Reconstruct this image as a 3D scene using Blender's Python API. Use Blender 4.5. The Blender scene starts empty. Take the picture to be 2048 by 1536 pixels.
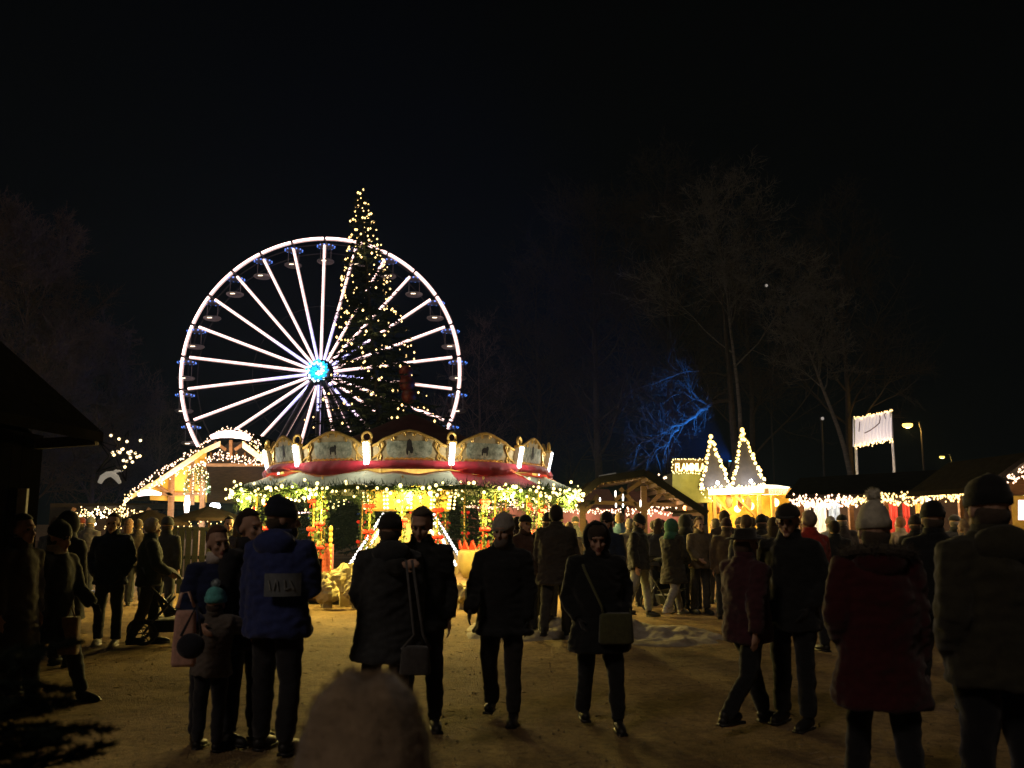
import bpy, math, random
import numpy as np
from mathutils import Vector, Matrix, noise
rnd = random.Random(11)
R = math.radians
V = Vector
sc = bpy.context.scene
C = sc.collection

# ------------------------------------------------------------------ camera, sky, added fill sun, exposure
CAM_H, F, CX, CY, HORIZON = 1.65, 1800.0, 1024.0, 768.0, 1040.0
PITCH = math.atan((HORIZON - CY) / F)
cam = bpy.data.cameras.new('camera')
camo = bpy.data.objects.new('camera', cam)
C.objects.link(camo)
camo.location = (0, 0, CAM_H)
camo.rotation_euler = (math.pi / 2 + PITCH, 0, 0)
cam.sensor_width = 36
cam.lens = 36 * F / 2048
cam.clip_start = 0.05
cam.clip_end = 2000
cam.dof.use_dof = True
cam.dof.focus_distance = 30
cam.dof.aperture_fstop = cam.lens / 1000 / 0.012
cam.dof.aperture_blades = 5
sc.camera = camo

world = bpy.data.worlds.new('World')
sc.world = world
world.use_nodes = True
nt = world.node_tree
nt.nodes.clear()
sky = nt.nodes.new('ShaderNodeTexSky')
sky.sky_type = 'NISHITA'
sky.sun_disc = False
sky.sun_elevation = R(-6)
sky.sun_rotation = R(200)
bgn = nt.nodes.new('ShaderNodeBackground')
bgn.inputs['Strength'].default_value = 0.06
outn = nt.nodes.new('ShaderNodeOutputWorld')
nt.links.new(sky.outputs[0], bgn.inputs[0])
nt.links.new(bgn.outputs[0], outn.inputs[0])

sun = bpy.data.lights.new('moonlight', 'SUN')  # unseen sun lamp added as front fill on people and ground
sun.energy = 0.22
sun.angle = R(12)
sun.color = (1.0, 0.80, 0.64)
suno = bpy.data.objects.new('moonlight', sun)
C.objects.link(suno)
suno.rotation_euler = (R(48), 0, R(-38))

sc.view_settings.view_transform = 'Standard'
sc.view_settings.look = 'None'
sc.view_settings.exposure = 0.45
sc.view_settings.gamma = 1.0
cy = sc.cycles
cy.max_bounces = 4
cy.diffuse_bounces = 2
cy.glossy_bounces = 2
cy.transmission_bounces = 2
cy.volume_bounces = 0
cy.transparent_max_bounces = 6
cy.sample_clamp_indirect = 1.5
cy.use_denoising = True
cy.use_light_tree = True

# ------------------------------------------------------------------ helpers
cp, sp_ = math.cos(PITCH), math.sin(PITCH)
def ray(px, py):
    x, y = (px - CX) / F, (CY - py) / F
    return V((x, cp - sp_ * y, sp_ + cp * y))
def pp(px, py, D):                      # point of the place seen at a pixel, D metres ahead
    d = ray(px, py)
    return V((0, 0, CAM_H)) + d * (D / d.y)
def gp(px, py):                         # point on the ground seen at a pixel
    d = ray(px, py)
    return V((0, 0, CAM_H)) + d * (-CAM_H / d.z)

class MB:
    def __init__(s):
        s.v, s.f, s.m = [], [], []
    def add(s, vs, fs, mi=0):
        o = len(s.v)
        s.v.extend([tuple(p) for p in vs])
        s.f.extend([tuple(i + o for i in f) for f in fs])
        s.m.extend([mi] * len(fs))
    def box(s, c, d, rz=0, mi=0, M=None):
        M = M or Matrix.Rotation(rz, 3, 'Z')
        c = V(c)
        vs = [c + M @ V((x * d[0] / 2, y * d[1] / 2, z * d[2] / 2)) for x in (-1, 1) for y in (-1, 1) for z in (-1, 1)]
        s.add(vs, [(0, 1, 3, 2), (4, 6, 7, 5), (0, 4, 5, 1), (2, 3, 7, 6), (0, 2, 6, 4), (1, 5, 7, 3)], mi)
    def bar(s, a, b, w, h, mi=0, up=(0, 0, 1)):
        a, b = V(a), V(b)
        d = (b - a)
        L = d.length
        x = d.normalized()
        y = V(up).cross(x)
        if y.length < 1e-4: y = V((0, 1, 0)).cross(x)
        y.normalize()
        z = x.cross(y)
        M = Matrix((x, y, z)).transposed()
        s.box((a + b) / 2, (L, w, h), M=M, mi=mi)
    def tube(s, path, rad, n=6, mi=0, cap=True, flat=1.0, ref=None):
        path = [V(p) for p in path]
        k = len(path)
        if not hasattr(rad, '__len__'): rad = [rad] * k
        vs, fs = [], []
        t0 = (path[1] - path[0]).normalized()
        u = V(ref) if ref is not None else (V((0, 0, 1)) if abs(t0.z) < .9 else V((1, 0, 0)))
        for i, p in enumerate(path):
            t = (path[min(i + 1, k - 1)] - path[max(i - 1, 0)])
            if t.length < 1e-9: t = t0
            t.normalize()
            u = u - t * u.dot(t)
            if u.length < 1e-6: u = t.orthogonal()
            u.normalize()
            w = t.cross(u)
            for j in range(n):
                a = 2 * math.pi * j / n
                vs.append(p + u * (math.cos(a) * rad[i]) + w * (math.sin(a) * rad[i] * flat))
        for i in range(k - 1):
            for j in range(n):
                j2 = (j + 1) % n
                fs.append((i * n + j, i * n + j2, (i + 1) * n + j2, (i + 1) * n + j))
        if cap:
            fs.append(tuple(reversed(range(n))))
            fs.append(tuple((k - 1) * n + j for j in range(n)))
        s.add(vs, fs, mi)
    def loft(s, secs, n=16, mi=0, M=None):          # secs: (z, cx, cy, rx, ry) horizontal ellipses
        vs, fs = [], []
        for z, x, y, rx, ry in secs:
            for j in range(n):
                a = 2 * math.pi * j / n
                vs.append(V((x + rx * math.cos(a), y + ry * math.sin(a), z)))
        k = len(secs)
        for i in range(k - 1):
            for j in range(n):
                j2 = (j + 1) % n
                fs.append((i * n + j, i * n + j2, (i + 1) * n + j2, (i + 1) * n + j))
        fs.append(tuple(reversed(range(n))))
        fs.append(tuple((k - 1) * n + j for j in range(n)))
        if M is not None: vs = [M @ p for p in vs]
        s.add(vs, fs, mi)
    def ell(s, c, r, nu=10, nv=7, mi=0, M=None, fn=None):
        if not hasattr(r, '__len__'): r = (r, r, r)
        c = V(c)
        loc = [V((0, 0, -1))]
        for i in range(1, nv):
            th = -math.pi / 2 + math.pi * i / nv
            for j in range(nu):
                a = 2 * math.pi * j / nu
                loc.append(V((math.cos(th) * math.cos(a), math.cos(th) * math.sin(a), math.sin(th))))
        loc.append(V((0, 0, 1)))
        pts = []
        for q in loc:
            p = V((q.x * r[0], q.y * r[1], q.z * r[2]))
            if fn: p = fn(q, p)
            if M is not None: p = M @ p
            pts.append(c + p)
        fs = [(0, 1 + (j + 1) % nu, 1 + j) for j in range(nu)]
        for i in range(nv - 2):
            for j in range(nu):
                j2 = (j + 1) % nu
                a = 1 + i * nu
                fs.append((a + j, a + j2, a + nu + j2, a + nu + j))
        a = 1 + (nv - 2) * nu
        fs += [(a + j, a + (j + 1) % nu, len(pts) - 1) for j in range(nu)]
        s.add(pts, fs, mi)
    def bulb(s, c, r, mi=0):
        c = V(c)
        s.add([c + V(p) * r for p in ((1, 0, 0), (-1, 0, 0), (0, 1, 0), (0, -1, 0), (0, 0, 1.25), (0, 0, -1.25))],
              [(0, 2, 4), (2, 1, 4), (1, 3, 4), (3, 0, 4), (2, 0, 5), (1, 2, 5), (3, 1, 5), (0, 3, 5)], mi)
    def quad(s, a, b, c, d, mi=0):
        s.add([a, b, c, d], [(0, 1, 2, 3)], mi)
    def prism(s, pts, depth, mi=0):                 # planar 3D polygon pushed along a depth vector
        n = len(pts)
        pts = [V(p) for p in pts]
        dv = V(depth)
        fs = [tuple(range(n)), tuple(reversed(range(n, 2 * n)))]
        fs += [(i, i + n, (i + 1) % n + n, (i + 1) % n) for i in range(n)]
        s.add(pts + [p + dv for p in pts], fs, mi)
    def needle(s, p, d, L, w, mi=0):
        d = V(d).normalized()
        q = d.orthogonal().normalized()
        q = Matrix.Rotation(rnd.uniform(0, 6.28), 3, d) @ q
        p = V(p)
        s.add([p - q * w, p + q * w, p + d * L], [(0, 1, 2)], mi)
    def grid(s, fn, nu, nv, mi=0):
        vs = [fn(i / nu, j / nv) for j in range(nv + 1) for i in range(nu + 1)]
        fs = [(j * (nu + 1) + i, j * (nu + 1) + i + 1, (j + 1) * (nu + 1) + i + 1, (j + 1) * (nu + 1) + i) for j in range(nv) for i in range(nu)]
        s.add(vs, fs, mi)
    def build(s, name, mats, parent=None, smooth=False, local=False):
        if not isinstance(mats, (list, tuple)): mats = [mats]
        me = bpy.data.meshes.new(name)
        vs = s.v
        if parent is not None and not local:
            L, q = V((0, 0, 0)), parent
            while q is not None:
                L = L + q.location
                q = q.parent
            vs = [(p[0] - L.x, p[1] - L.y, p[2] - L.z) for p in vs]
        me.from_pydata(vs, [], s.f)
        for m in mats: me.materials.append(m)
        if len(mats) > 1: me.polygons.foreach_set('material_index', s.m)
        if smooth: me.polygons.foreach_set('use_smooth', [True] * len(me.polygons))
        me.update()
        o = bpy.data.objects.new(name, me)
        C.objects.link(o)
        if parent is not None: o.parent = parent
        return o

def tag(o, label=None, cat=None, group=None, kind=None):
    if label: o['label'] = label
    if cat: o['category'] = cat
    if group: o['group'] = group
    if kind: o['kind'] = kind
    return o
def empty(name, loc, label, cat, group=None):
    o = bpy.data.objects.new(name, None)
    C.objects.link(o)
    o.location = loc
    o.empty_display_size = .2
    return tag(o, label, cat, group)
def lamp(name, loc, watts, col, r=.05, parent=None, spot=None, aim=None):
    l = bpy.data.lights.new(name, 'SPOT' if spot else 'POINT')
    l.energy = watts
    l.color = col
    l.shadow_soft_size = r
    o = bpy.data.objects.new(name, l)
    C.objects.link(o)
    o.location = loc
    if spot:
        l.spot_size = spot
        l.spot_blend = .5
        o.rotation_euler = (V(aim) - V(loc)).to_track_quat('-Z', 'Y').to_euler()
    if parent is not None:
        o.location = V(loc) - parent.location
        o.parent = parent
    return o

_mats = {}
def mat(name, col, rough=.7, var=.25, scale=8.0, bump=.3, col2=None, metal=0.0, spec=.3, sheen=0.0, stretch=None):
    if name in _mats: return _mats[name]
    m = bpy.data.materials.new(name)
    m.use_nodes = True
    t = m.node_tree
    b = t.nodes['Principled BSDF']
    tc = t.nodes.new('ShaderNodeTexCoord')
    src = tc.outputs['Object']
    if stretch:
        mp = t.nodes.new('ShaderNodeMapping')
        mp.inputs['Scale'].default_value = stretch
        t.links.new(src, mp.inputs[0])
        src = mp.outputs[0]
    nz = t.nodes.new('ShaderNodeTexNoise')
    nz.inputs['Scale'].default_value = scale
    nz.inputs['Detail'].default_value = 6
    nz.inputs['Roughness'].default_value = .65
    t.links.new(src, nz.inputs['Vector'])
    rp = t.nodes.new('ShaderNodeValToRGB')
    rp.color_ramp.elements[0].position = .3
    rp.color_ramp.elements[1].position = .7
    c2 = col2 or tuple(min(1, c * (1 + var)) for c in col)
    c1 = col if col2 else tuple(c * (1 - var) for c in col)
    rp.color_ramp.elements[0].color = (*c1, 1)
    rp.color_ramp.elements[1].color = (*c2, 1)
    t.links.new(nz.outputs['Fac'], rp.inputs[0])
    t.links.new(rp.outputs[0], b.inputs['Base Color'])
    b.inputs['Roughness'].default_value = rough
    b.inputs['Metallic'].default_value = metal
    b.inputs['Specular IOR Level'].default_value = spec
    if sheen: b.inputs['Sheen Weight'].default_value = sheen
    if bump:
        bp = t.nodes.new('ShaderNodeBump')
        bp.inputs['Strength'].default_value = bump
        bp.inputs['Distance'].default_value = .02
        t.links.new(nz.outputs['Fac'], bp.inputs['Height'])
        t.links.new(bp.outputs[0], b.inputs['Normal'])
    _mats[name] = m
    return m
def glow(name, col, strength=1, sample=False):
    if name in _mats: return _mats[name]
    m = bpy.data.materials.new(name)
    m.use_nodes = True
    t = m.node_tree
    b = t.nodes['Principled BSDF']
    b.inputs['Base Color'].default_value = (.6, .6, .6, 1)
    b.inputs['Emission Color'].default_value = (*col, 1)
    b.inputs['Emission Strength'].default_value = strength
    m.cycles.emission_sampling = 'FRONT_BACK' if sample else 'NONE'
    _mats[name] = m
    return m
def rv(): return V((rnd.gauss(0, 1), rnd.gauss(0, 1), rnd.gauss(0, 1))).normalized()
def lerp(a, b, t): return V(a) * (1 - t) + V(b) * t
def along(path, step):
    out = []
    path = [V(p) for p in path]
    for a, b in zip(path, path[1:]):
        n = max(1, int((b - a).length / step))
        out += [lerp(a, b, i / n) for i in range(n)]
    return out + [path[-1]]
def fir(mb, path, rad, dens, L=.14, w=.012, mi=0):   # needles sprayed round a line
    pts = along(path, .05)
    for p in pts:
        for _ in range(dens):
            d = rv()
            mb.needle(p + d * rnd.uniform(0, rad * .7), d + rv() * .5, L * rnd.uniform(.6, 1.2), w, mi)
def bulbs(mb, path, step, r, jit=.03, drop=0.0, mi=0):
    for p in along(path, step):
        mb.bulb(p + V((rnd.uniform(-jit, jit), rnd.uniform(-jit, jit), rnd.uniform(-jit, jit) - rnd.uniform(0, drop))), r * rnd.uniform(.8, 1.2), mi)

B_WARM = glow('bulb_warm', (1, .62, .21), 2.6)
B_AMBER = glow('bulb_amber', (1, .5, .12), 2.4)
B_WHITE = glow('bulb_white', (.95, .95, 1), 3)
B_ROSE = glow('bulb_rose', (1, .60, .38), 2.5)
B_PALE = glow('bulb_pale', (1, .76, .26), 2.8)
FIR = mat('fir_green', (.03, .06, .02), .8, .4, 5, 0)
FIRD = mat('spruce_dark', (.010, .018, .009), .85, .4, 5, 0)
IVY = mat('ivy_green', (.045, .075, .02), .6, .4, 9, 0)
WOOD = mat('dark_wood', (.06, .035, .02), .8, .4, 6, .5, stretch=(1, 1, 8))
WOODM = mat('brown_wood', (.22, .11, .045), .75, .35, 6, .5, stretch=(1, 1, 8))
WOODY = mat('golden_wood', (.55, .30, .06), .7, .3, 6, .4, stretch=(1, 1, 8))
BLACKW = mat('tarred_board', (.006, .005, .005), .95, .4, 5, .3, spec=0)
ROOF = mat('roof_felt', (.014, .012, .011), .95, .4, 7, .4, spec=0)
STEEL = mat('grey_steel', (.25, .26, .28), .45, .2, 9, .1, metal=.6)
CREAM = mat('cream_paint', (.62, .53, .33), .55, .15, 6, .2)
GOLD = mat('gold_paint', (.62, .40, .10), .4, .3, 12, .3, metal=.4)
RED = mat('crimson_cloth', (.36, .014, .03), .75, .3, 4, .4, sheen=.2)
REDP = mat('red_paint', (.42, .03, .015), .5, .25, 8, .2)
SNOW = mat('white_paint', (.75, .74, .72), .6, .1, 8, .2)

# ------------------------------------------------------------------ ground
def ground_mat():
    m = bpy.data.materials.new('trodden_gravel')
    m.use_nodes = True
    t = m.node_tree
    b = t.nodes['Principled BSDF']
    tc = t.nodes.new('ShaderNodeTexCoord')
    def nz(scale, detail, rough=.6):
        n = t.nodes.new('ShaderNodeTexNoise')
        n.inputs['Scale'].default_value = scale
        n.inputs['Detail'].default_value = detail
        n.inputs['Roughness'].default_value = rough
        t.links.new(tc.outputs['Object'], n.inputs['Vector'])
        return n
    a, f_, s = nz(.55, 8, .7), nz(14, 6, .75), nz(70, 2)
    r1 = t.nodes.new('ShaderNodeValToRGB')
    r1.color_ramp.elements[0].position, r1.color_ramp.elements[1].position = .35, .68
    r1.color_ramp.elements[0].color = (.18, .108, .046, 1)
    r1.color_ramp.elements[1].color = (.50, .345, .175, 1)
    t.links.new(a.outputs['Fac'], r1.inputs[0])
    r2 = t.nodes.new('ShaderNodeValToRGB')
    r2.color_ramp.elements[0].position, r2.color_ramp.elements[1].position = .3, .72
    r2.color_ramp.elements[0].color = (.35, .35, .35, 1)
    r2.color_ramp.elements[1].color = (1.5, 1.45, 1.35, 1)
    t.links.new(f_.outputs['Fac'], r2.inputs[0])
    mx = t.nodes.new('ShaderNodeMix')
    mx.data_type = 'RGBA'
    mx.blend_type = 'MULTIPLY'
    mx.inputs[0].default_value = .8
    t.links.new(r1.outputs[0], mx.inputs[6])
    t.links.new(r2.outputs[0], mx.inputs[7])
    t.links.new(mx.outputs[2], b.inputs['Base Color'])
    b.inputs['Roughness'].default_value = .85
    b.inputs['Specular IOR Level'].default_value = .25
    ad = t.nodes.new('ShaderNodeMath')
    t.links.new(f_.outputs['Fac'], ad.inputs[0])
    t.links.new(s.outputs['Fac'], ad.inputs[1])
    bp = t.nodes.new('ShaderNodeBump')
    bp.inputs['Strength'].default_value = .9
    bp.inputs['Distance'].default_value = .05
    t.links.new(ad.outputs[0], bp.inputs['Height'])
    t.links.new(bp.outputs[0], b.inputs['Normal'])
    return m
GROUND = ground_mat()
xs = np.concatenate([[-320, -150, -80, -45], np.linspace(-25, -9, 40), np.linspace(-8.9, 8.9, 190), np.linspace(9, 25, 40), [45, 80, 150, 320]])
ys = np.concatenate([[-40, -8], np.linspace(-1, 2, 6), np.linspace(2.2, 17, 190), np.linspace(17.2, 34, 70), [45, 60, 90, 140, 320]])
def gz(x, y):
    if abs(x) > 26 or y > 36: return 0
    return .035 * noise.noise(V((x * .5, y * .5, 3))) + .015 * noise.noise(V((x * 2.3, y * 2.3, 7))) + .012 * noise.noise(V((x * 5.5, y * 5.5, 9))) - .02
mb = MB()
nx, ny = len(xs), len(ys)
mb.add([(x, y, gz(x, y)) for y in ys for x in xs],
       [(j * nx + i, j * nx + i + 1, (j + 1) * nx + i + 1, (j + 1) * nx + i) for j in range(ny - 1) for i in range(nx - 1)])
tag(mb.build('ground', GROUND, smooth=True), 'trodden brown gravel ground of the market square', kind='structure')
mb = MB()
for _ in range(4200):                                  # loose stones and straw on the gravel
    y = 3 + 17 * rnd.random() ** 1.4
    x = rnd.uniform(-.62, .62) * y
    r = rnd.uniform(.003, .012)
    if rnd.random() < .65:
        mb.bulb((x, y, gz(x, y) + r * .3), r)
    else:
        d = V((rnd.uniform(-1, 1), rnd.uniform(-1, 1), .1))
        mb.needle((x, y, gz(x, y) + .012), d, rnd.uniform(.05, .14), .004)
tag(mb.build('gravel', mat('pale_stone', (.30, .23, .14), .8, .4, 20, .2)), 'loose stones and straw bits strewn over the brown ground', kind='stuff')
# low bank of scraped-up dirty snow
mb = MB()
a0 = gp(925, 1262); a1 = gp(1475, 1285)
def heap(u, v):
    x = a0.x + (a1.x - a0.x) * u
    y = a0.y + (v - .5) * 2.6 - 1.0 * u + .3
    e = max(0, math.sin(math.pi * u)) ** .5 * max(0, math.sin(math.pi * v)) ** .8
    n = noise.fractal(V((x * 1.6, y * 1.6, 4)), .8, 2.1, 5)
    return V((x, y, -.06 + e * (.16 + .17 * n) + (.02 if e > .2 else 0)))
mb.grid(heap, 130, 50)
tag(mb.build('snow', mat('dirty_snow', (.20, .15, .09), .85, .3, 3, .9, col2=(.50, .45, .36)), smooth=True), 'low bank of dirty scraped snow on the ground before the stalls', kind='stuff')

# ------------------------------------------------------------------ bare winter trees
BARK = mat('bark_grey', (.052, .042, .034), .9, .4, 6, .6)
BARKR = mat('bark_reddish', (.17, .115, .105), .9, .4, 6, .6)
BIRCH = mat('birch_bark', (.15, .14, .125), .8, .5, 2.5, .4, stretch=(1, 1, 4))
def branch(tr, cr, p, d, L, r, lev, maxlev, dens):
    n = 5 if lev < 3 else 3
    path, rad = [p], [r]
    q, dd = V(p), V(d)
    for i in range(n):
        dd = (dd + rv() * (.22 if lev < 3 else .13) + V((0, 0, .06))).normalized()
        q = q + dd * (L / n)
        path.append(V(q))
        rad.append(r * (1 - .75 * (i + 1) / n))
    (tr if lev <= 2 else cr).tube(path, rad, 6 if lev < 2 else (4 if lev == 2 else 3), cap=False)
    if lev >= maxlev: return
    k = {1: 9, 2: 7, 3: 6, 4: 5}.get(lev, 5)
    k = max(2, int(k * dens))
    for _ in range(k):
        t = rnd.uniform(.25, 1)
        i = min(n - 1, int(t * n))
        s = lerp(path[i], path[i + 1], t * n - i)
        base = (path[i + 1] - path[i]).normalized()
        nd = (base * .75 + rv() * .85 + V((0, 0, .12))).normalized()
        branch(tr, cr, s, nd, L * rnd.uniform(.42, .62), max(r * .42, .012 if maxlev < 5 else .006), lev + 1, maxlev, dens)
def bare_tree(name, x, y, H, label, bark=BARK, lean=(0, 0), first=.25, nl1=15, maxlev=4, dens=1.0, r0=None, spread=.9, bend=.25, group='bare trees behind the market'):
    root = empty(name, (x, y, 0), label, 'tree', group)
    tr, cr = MB(), MB()
    r0 = r0 or H * .014
    path, rad = [], []
    n = 12
    for i in range(n + 1):
        t = i / n
        path.append(V((x + lean[0] * t * t + bend * noise.noise(V((x, t * 3, 1))), y + lean[1] * t + bend * noise.noise(V((y, t * 3, 5))), H * t - .1)))
        rad.append(r0 * (1 - .92 * t))
    tr.tube(path, rad, 9, cap=False)
    for k in range(nl1):
        t = first + (1 - first) * (k + rnd.random()) / nl1
        i = min(n - 1, int(t * n))
        s = lerp(path[i], path[i + 1], t * n - i)
        a = k * 2.4 + rnd.uniform(-.5, .5)
        d = V((math.cos(a) * spread, math.sin(a) * spread, .75 + .4 * t)).normalized()
        branch(tr, cr, s, d, H * (.36 - .22 * t) * rnd.uniform(.8, 1.2), r0 * (.42 - .3 * t), 1, maxlev, dens)
    tr.build('trunk', bark, root)
    cr.build('crown', bark, root)
    return root
def tree_at(px, top, D, label, **k):
    p = pp(px, top, D)
    return bare_tree(k.pop('name', 'bare_tree'), p.x, D, p.z, label, **k)
tree_at(70, 500, 44, 'wide reddish bare tree rising behind the dark hut roof', bark=BARKR, nl1=26, first=.12, dens=1.45, spread=1.25)
tree_at(205, 690, 52, 'lower reddish bare tree between the dark hut and the big wheel', bark=BARKR, nl1=24, first=.10, dens=1.4, spread=1.15)
tree_at(325, 800, 125, 'small distant tree just left of the big wheel rim', bark=BARKR, nl1=16, first=.1, spread=1.2)
tree_at(960, 690, 115, 'distant bare tree just right of the big wheel rim', bark=BARKR, nl1=16, first=.1, spread=1.1)
tree_at(1075, 560, 62, 'bushy bare tree above the right end of the carousel', nl1=18, first=.12, dens=1.1)
tree_at(1190, 430, 58, 'tall broad bare tree to the left of the blue-lit branches', nl1=20, first=.15, dens=1.15, spread=1.05)
tree_at(1330, 380, 66, 'tallest slim bare tree above the blue-lit branches', nl1=18, first=.3)
tree_at(1412, 430, 50, 'pale-barked birch standing just behind the blue-lit branches', bark=BIRCH, lean=(-1.3, 0), first=.5, nl1=12, r0=.17, name='birch_tree')
tree_at(1490, 520, 60, 'bare tree rising directly behind the two lit booth pyramids', nl1=16, first=.3)
tree_at(1560, 610, 47, 'leaning tree whose pale trunk curves over to the left', bark=BIRCH, lean=(-3.2, 0), first=.62, nl1=12, r0=.2, name='leaning_tree')
tree_at(1675, 470, 64, 'dark bare tree on the right behind the raised board', nl1=16, first=.3)
# the lean is measured from the foot, so the leaning tree stands to the right of its top
for o in C.objects:
    if o.name == 'leaning_tree': o.location.x += 3.6
    if o.name == 'birch_tree': o.location.x += 1.7

# tree with low limbs lit by a blue floodlight
DB = 40.0
g0 = pp(1472, 1040, DB)
bt = empty('lit_tree', (g0.x, DB, 0), 'bare tree with low crooked limbs lit electric blue', 'tree')
tr, cr = MB(), MB()
tr.tube([(g0.x, DB, -.1)] + [pp(x + 26, y, DB) for x, y in ((1447, 940), (1440, 850), (1434, 770), (1428, 700), (1422, 630), (1412, 560))], [.2, .17, .15, .12, .09, .05, .01], 8)
limbs = [([(1437, 768), (1420, 786), (1385, 806), (1365, 800), (1345, 785), (1318, 792)], .085),
         ([(1437, 800), (1400, 806), (1375, 822), (1340, 845), (1318, 858), (1300, 868), (1270, 880), (1248, 893)], .10),
         ([(1330, 852), (1318, 866), (1308, 885), (1305, 930)], .075),
         ([(1368, 800), (1358, 775), (1350, 755), (1330, 735)], .05),
         ([(1428, 752), (1395, 745), (1360, 740), (1320, 752), (1280, 770)], .055),
         ([(1385, 806), (1392, 780), (1405, 770)], .04),
         ([(1300, 868), (1290, 850), (1262, 838)], .045), ([(1308, 885), (1292, 900), (1270, 918)], .035)]
for pts, r in limbs:
    dz = rnd.uniform(-1.2, .6)
    path = []
    for i in range(len(pts) - 1):
        for k in range(3):
            t = k / 3
            j = (0, 0) if i == 0 and k == 0 else (rnd.gauss(0, 2.2), rnd.gauss(0, 2.2))
            f = (i + t) / (len(pts) - 1)
            path.append(pp(26 + pts[i][0] * (1 - t) + pts[i + 1][0] * t + j[0], pts[i][1] * (1 - t) + pts[i + 1][1] * t + j[1], DB + dz * f))
    path.append(pp(26 + pts[-1][0], pts[-1][1], DB + dz))
    n = len(path)
    tr.tube(path, [r * (1 - .8 * i / n) for i in range(n)], 6)
    for i in range(2, n):
        for _ in range(3):
            d = ((path[i] - path[i - 1]).normalized() * .8 + rv() * .8 + V((0, -.1, .1))).normalized()
            branch(tr, cr, path[i], d, rnd.uniform(.5, 1.5), .014, 3, 5, .45)
tr.build('trunk', BARK, bt)
cr.build('crown', BARK, bt)
fl = empty('floodlight', pp(1466, 940, 38.6), 'small floodlight on a mast throwing blue light into the bare limbs', 'lamp')
m_ = MB()
b_ = fl.location
m_.box(b_ + V((0, 0, .05)), (.3, .2, .1)); m_.box(b_ + V((0, 0, .25)), (.34, .12, .24))
m_.tube([(b_.x, b_.y, 0), b_], .04, 6)
m_.build('housing', STEEL, fl)
m_ = MB()
m_.box(b_ + V((0, .02, .385)), (.3, .1, .015)); m_.build('lens', glow('blue_lens', (.05, .35, 1), 6), fl)
lamp('flood_beam', b_ + V((0, .1, .42)), 4200, (.02, .22, 1), .1, fl, spot=R(84), aim=pp(1326, 845, 40.0))

# ------------------------------------------------------------------ ferris wheel
DW, NW = 100.0, 26
hub = pp(641, 746, DW)
RW = 278 / F * DW * 1.015
wheel = empty('ferris_wheel', (hub.x, DW, 0), 'big ferris wheel outlined in white light with a blue hub', 'ferris wheel')
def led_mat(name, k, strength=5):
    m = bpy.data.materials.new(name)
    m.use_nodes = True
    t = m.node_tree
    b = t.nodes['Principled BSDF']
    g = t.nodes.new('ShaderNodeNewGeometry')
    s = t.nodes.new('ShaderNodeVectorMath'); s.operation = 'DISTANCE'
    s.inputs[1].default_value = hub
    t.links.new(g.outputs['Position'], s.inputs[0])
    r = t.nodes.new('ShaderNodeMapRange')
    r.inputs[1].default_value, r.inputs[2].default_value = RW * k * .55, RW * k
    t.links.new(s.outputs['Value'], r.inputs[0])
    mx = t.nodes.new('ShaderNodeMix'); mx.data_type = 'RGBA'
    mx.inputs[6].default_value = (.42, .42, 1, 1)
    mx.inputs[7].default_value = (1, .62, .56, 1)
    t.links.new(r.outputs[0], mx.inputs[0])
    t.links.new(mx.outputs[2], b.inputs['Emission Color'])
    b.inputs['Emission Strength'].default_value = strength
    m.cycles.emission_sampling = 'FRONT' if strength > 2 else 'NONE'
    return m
LED = [led_mat('led_tube', .12), led_mat('led_tube_violet', .5)]
BLOOM = [led_mat('led_diffuser', .12, .62), led_mat('led_diffuser_violet', .5, .62)]  # outer tube's weak emission stands in for bloom round the bright core
DARKST = mat('dark_steel', (.05, .05, .055), .5, .3, 4, .1, metal=.5)
def wp(a, r, dy=0): return hub + V((math.sin(a) * r, dy, math.cos(a) * r))
for k in range(NW):
    a = 2 * math.pi * k / NW
    a2 = 2 * math.pi * (k + 1) / NW
    m_ = MB()
    g = .010
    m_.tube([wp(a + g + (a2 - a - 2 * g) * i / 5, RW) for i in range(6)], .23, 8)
    m_.tube([wp(a + g + (a2 - a - 2 * g) * i / 5, RW, -.16) for i in range(6)], .125, 6, mi=1)
    m_.build('rim_light', [BLOOM[0], LED[0]], wheel, smooth=True)
    m_ = MB()
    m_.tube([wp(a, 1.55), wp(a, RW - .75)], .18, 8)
    m_.tube([wp(a, 1.55, -.12), wp(a, RW - .8, -.12)], .085, 6, mi=1)
    m_.build('spoke', [BLOOM[k % 3 == 1], LED[k % 3 == 1]], wheel, smooth=True)
m_ = MB()
for k in range(NW):
    a = 2 * math.pi * k / NW
    a2 = 2 * math.pi * (k + 1) / NW
    for dy, rr in ((1.6, RW - .1), (1.6, RW - 1.2)):
        m_.bar(wp(a, rr, dy), wp(a2, rr, dy), .12, .12)
    m_.bar(wp(a, RW + .15, -.1), wp(a, RW + .15, 1.7), .14, .3)
    m_.bar(wp(a, RW - 1.2, 1.6), wp(a, RW + .2, 1.6), .12, .12)
    m_.bar(wp(a, 1.2, 1.6), wp(a2, RW - 1.2, 1.6), .05, .05)
    m_.bar(wp(a, RW * .52, 1.5), wp(a2, RW * .52, 1.5), .05, .05)
m_.build('rim_frame', DARKST, wheel)
m_ = MB()
m_.tube([hub + V((0, -1.7, 0)), hub + V((0, 3.4, 0))], [1.1, 1.0], 20)
m_.build('axle', DARKST, wheel)
m_ = MB()
for q in range(60):
    rr = 1.22 * math.sqrt((q + .5) / 60)
    a = q * 2.39996
    c = hub + V((rr * math.sin(a), -1.75 - .05 * (1 - rr), rr * math.cos(a)))
    m_.ell(c, (.15, .05, .15), 8, 4, mi=(0, 1, 0, 2, 1)[q % 5])
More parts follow.
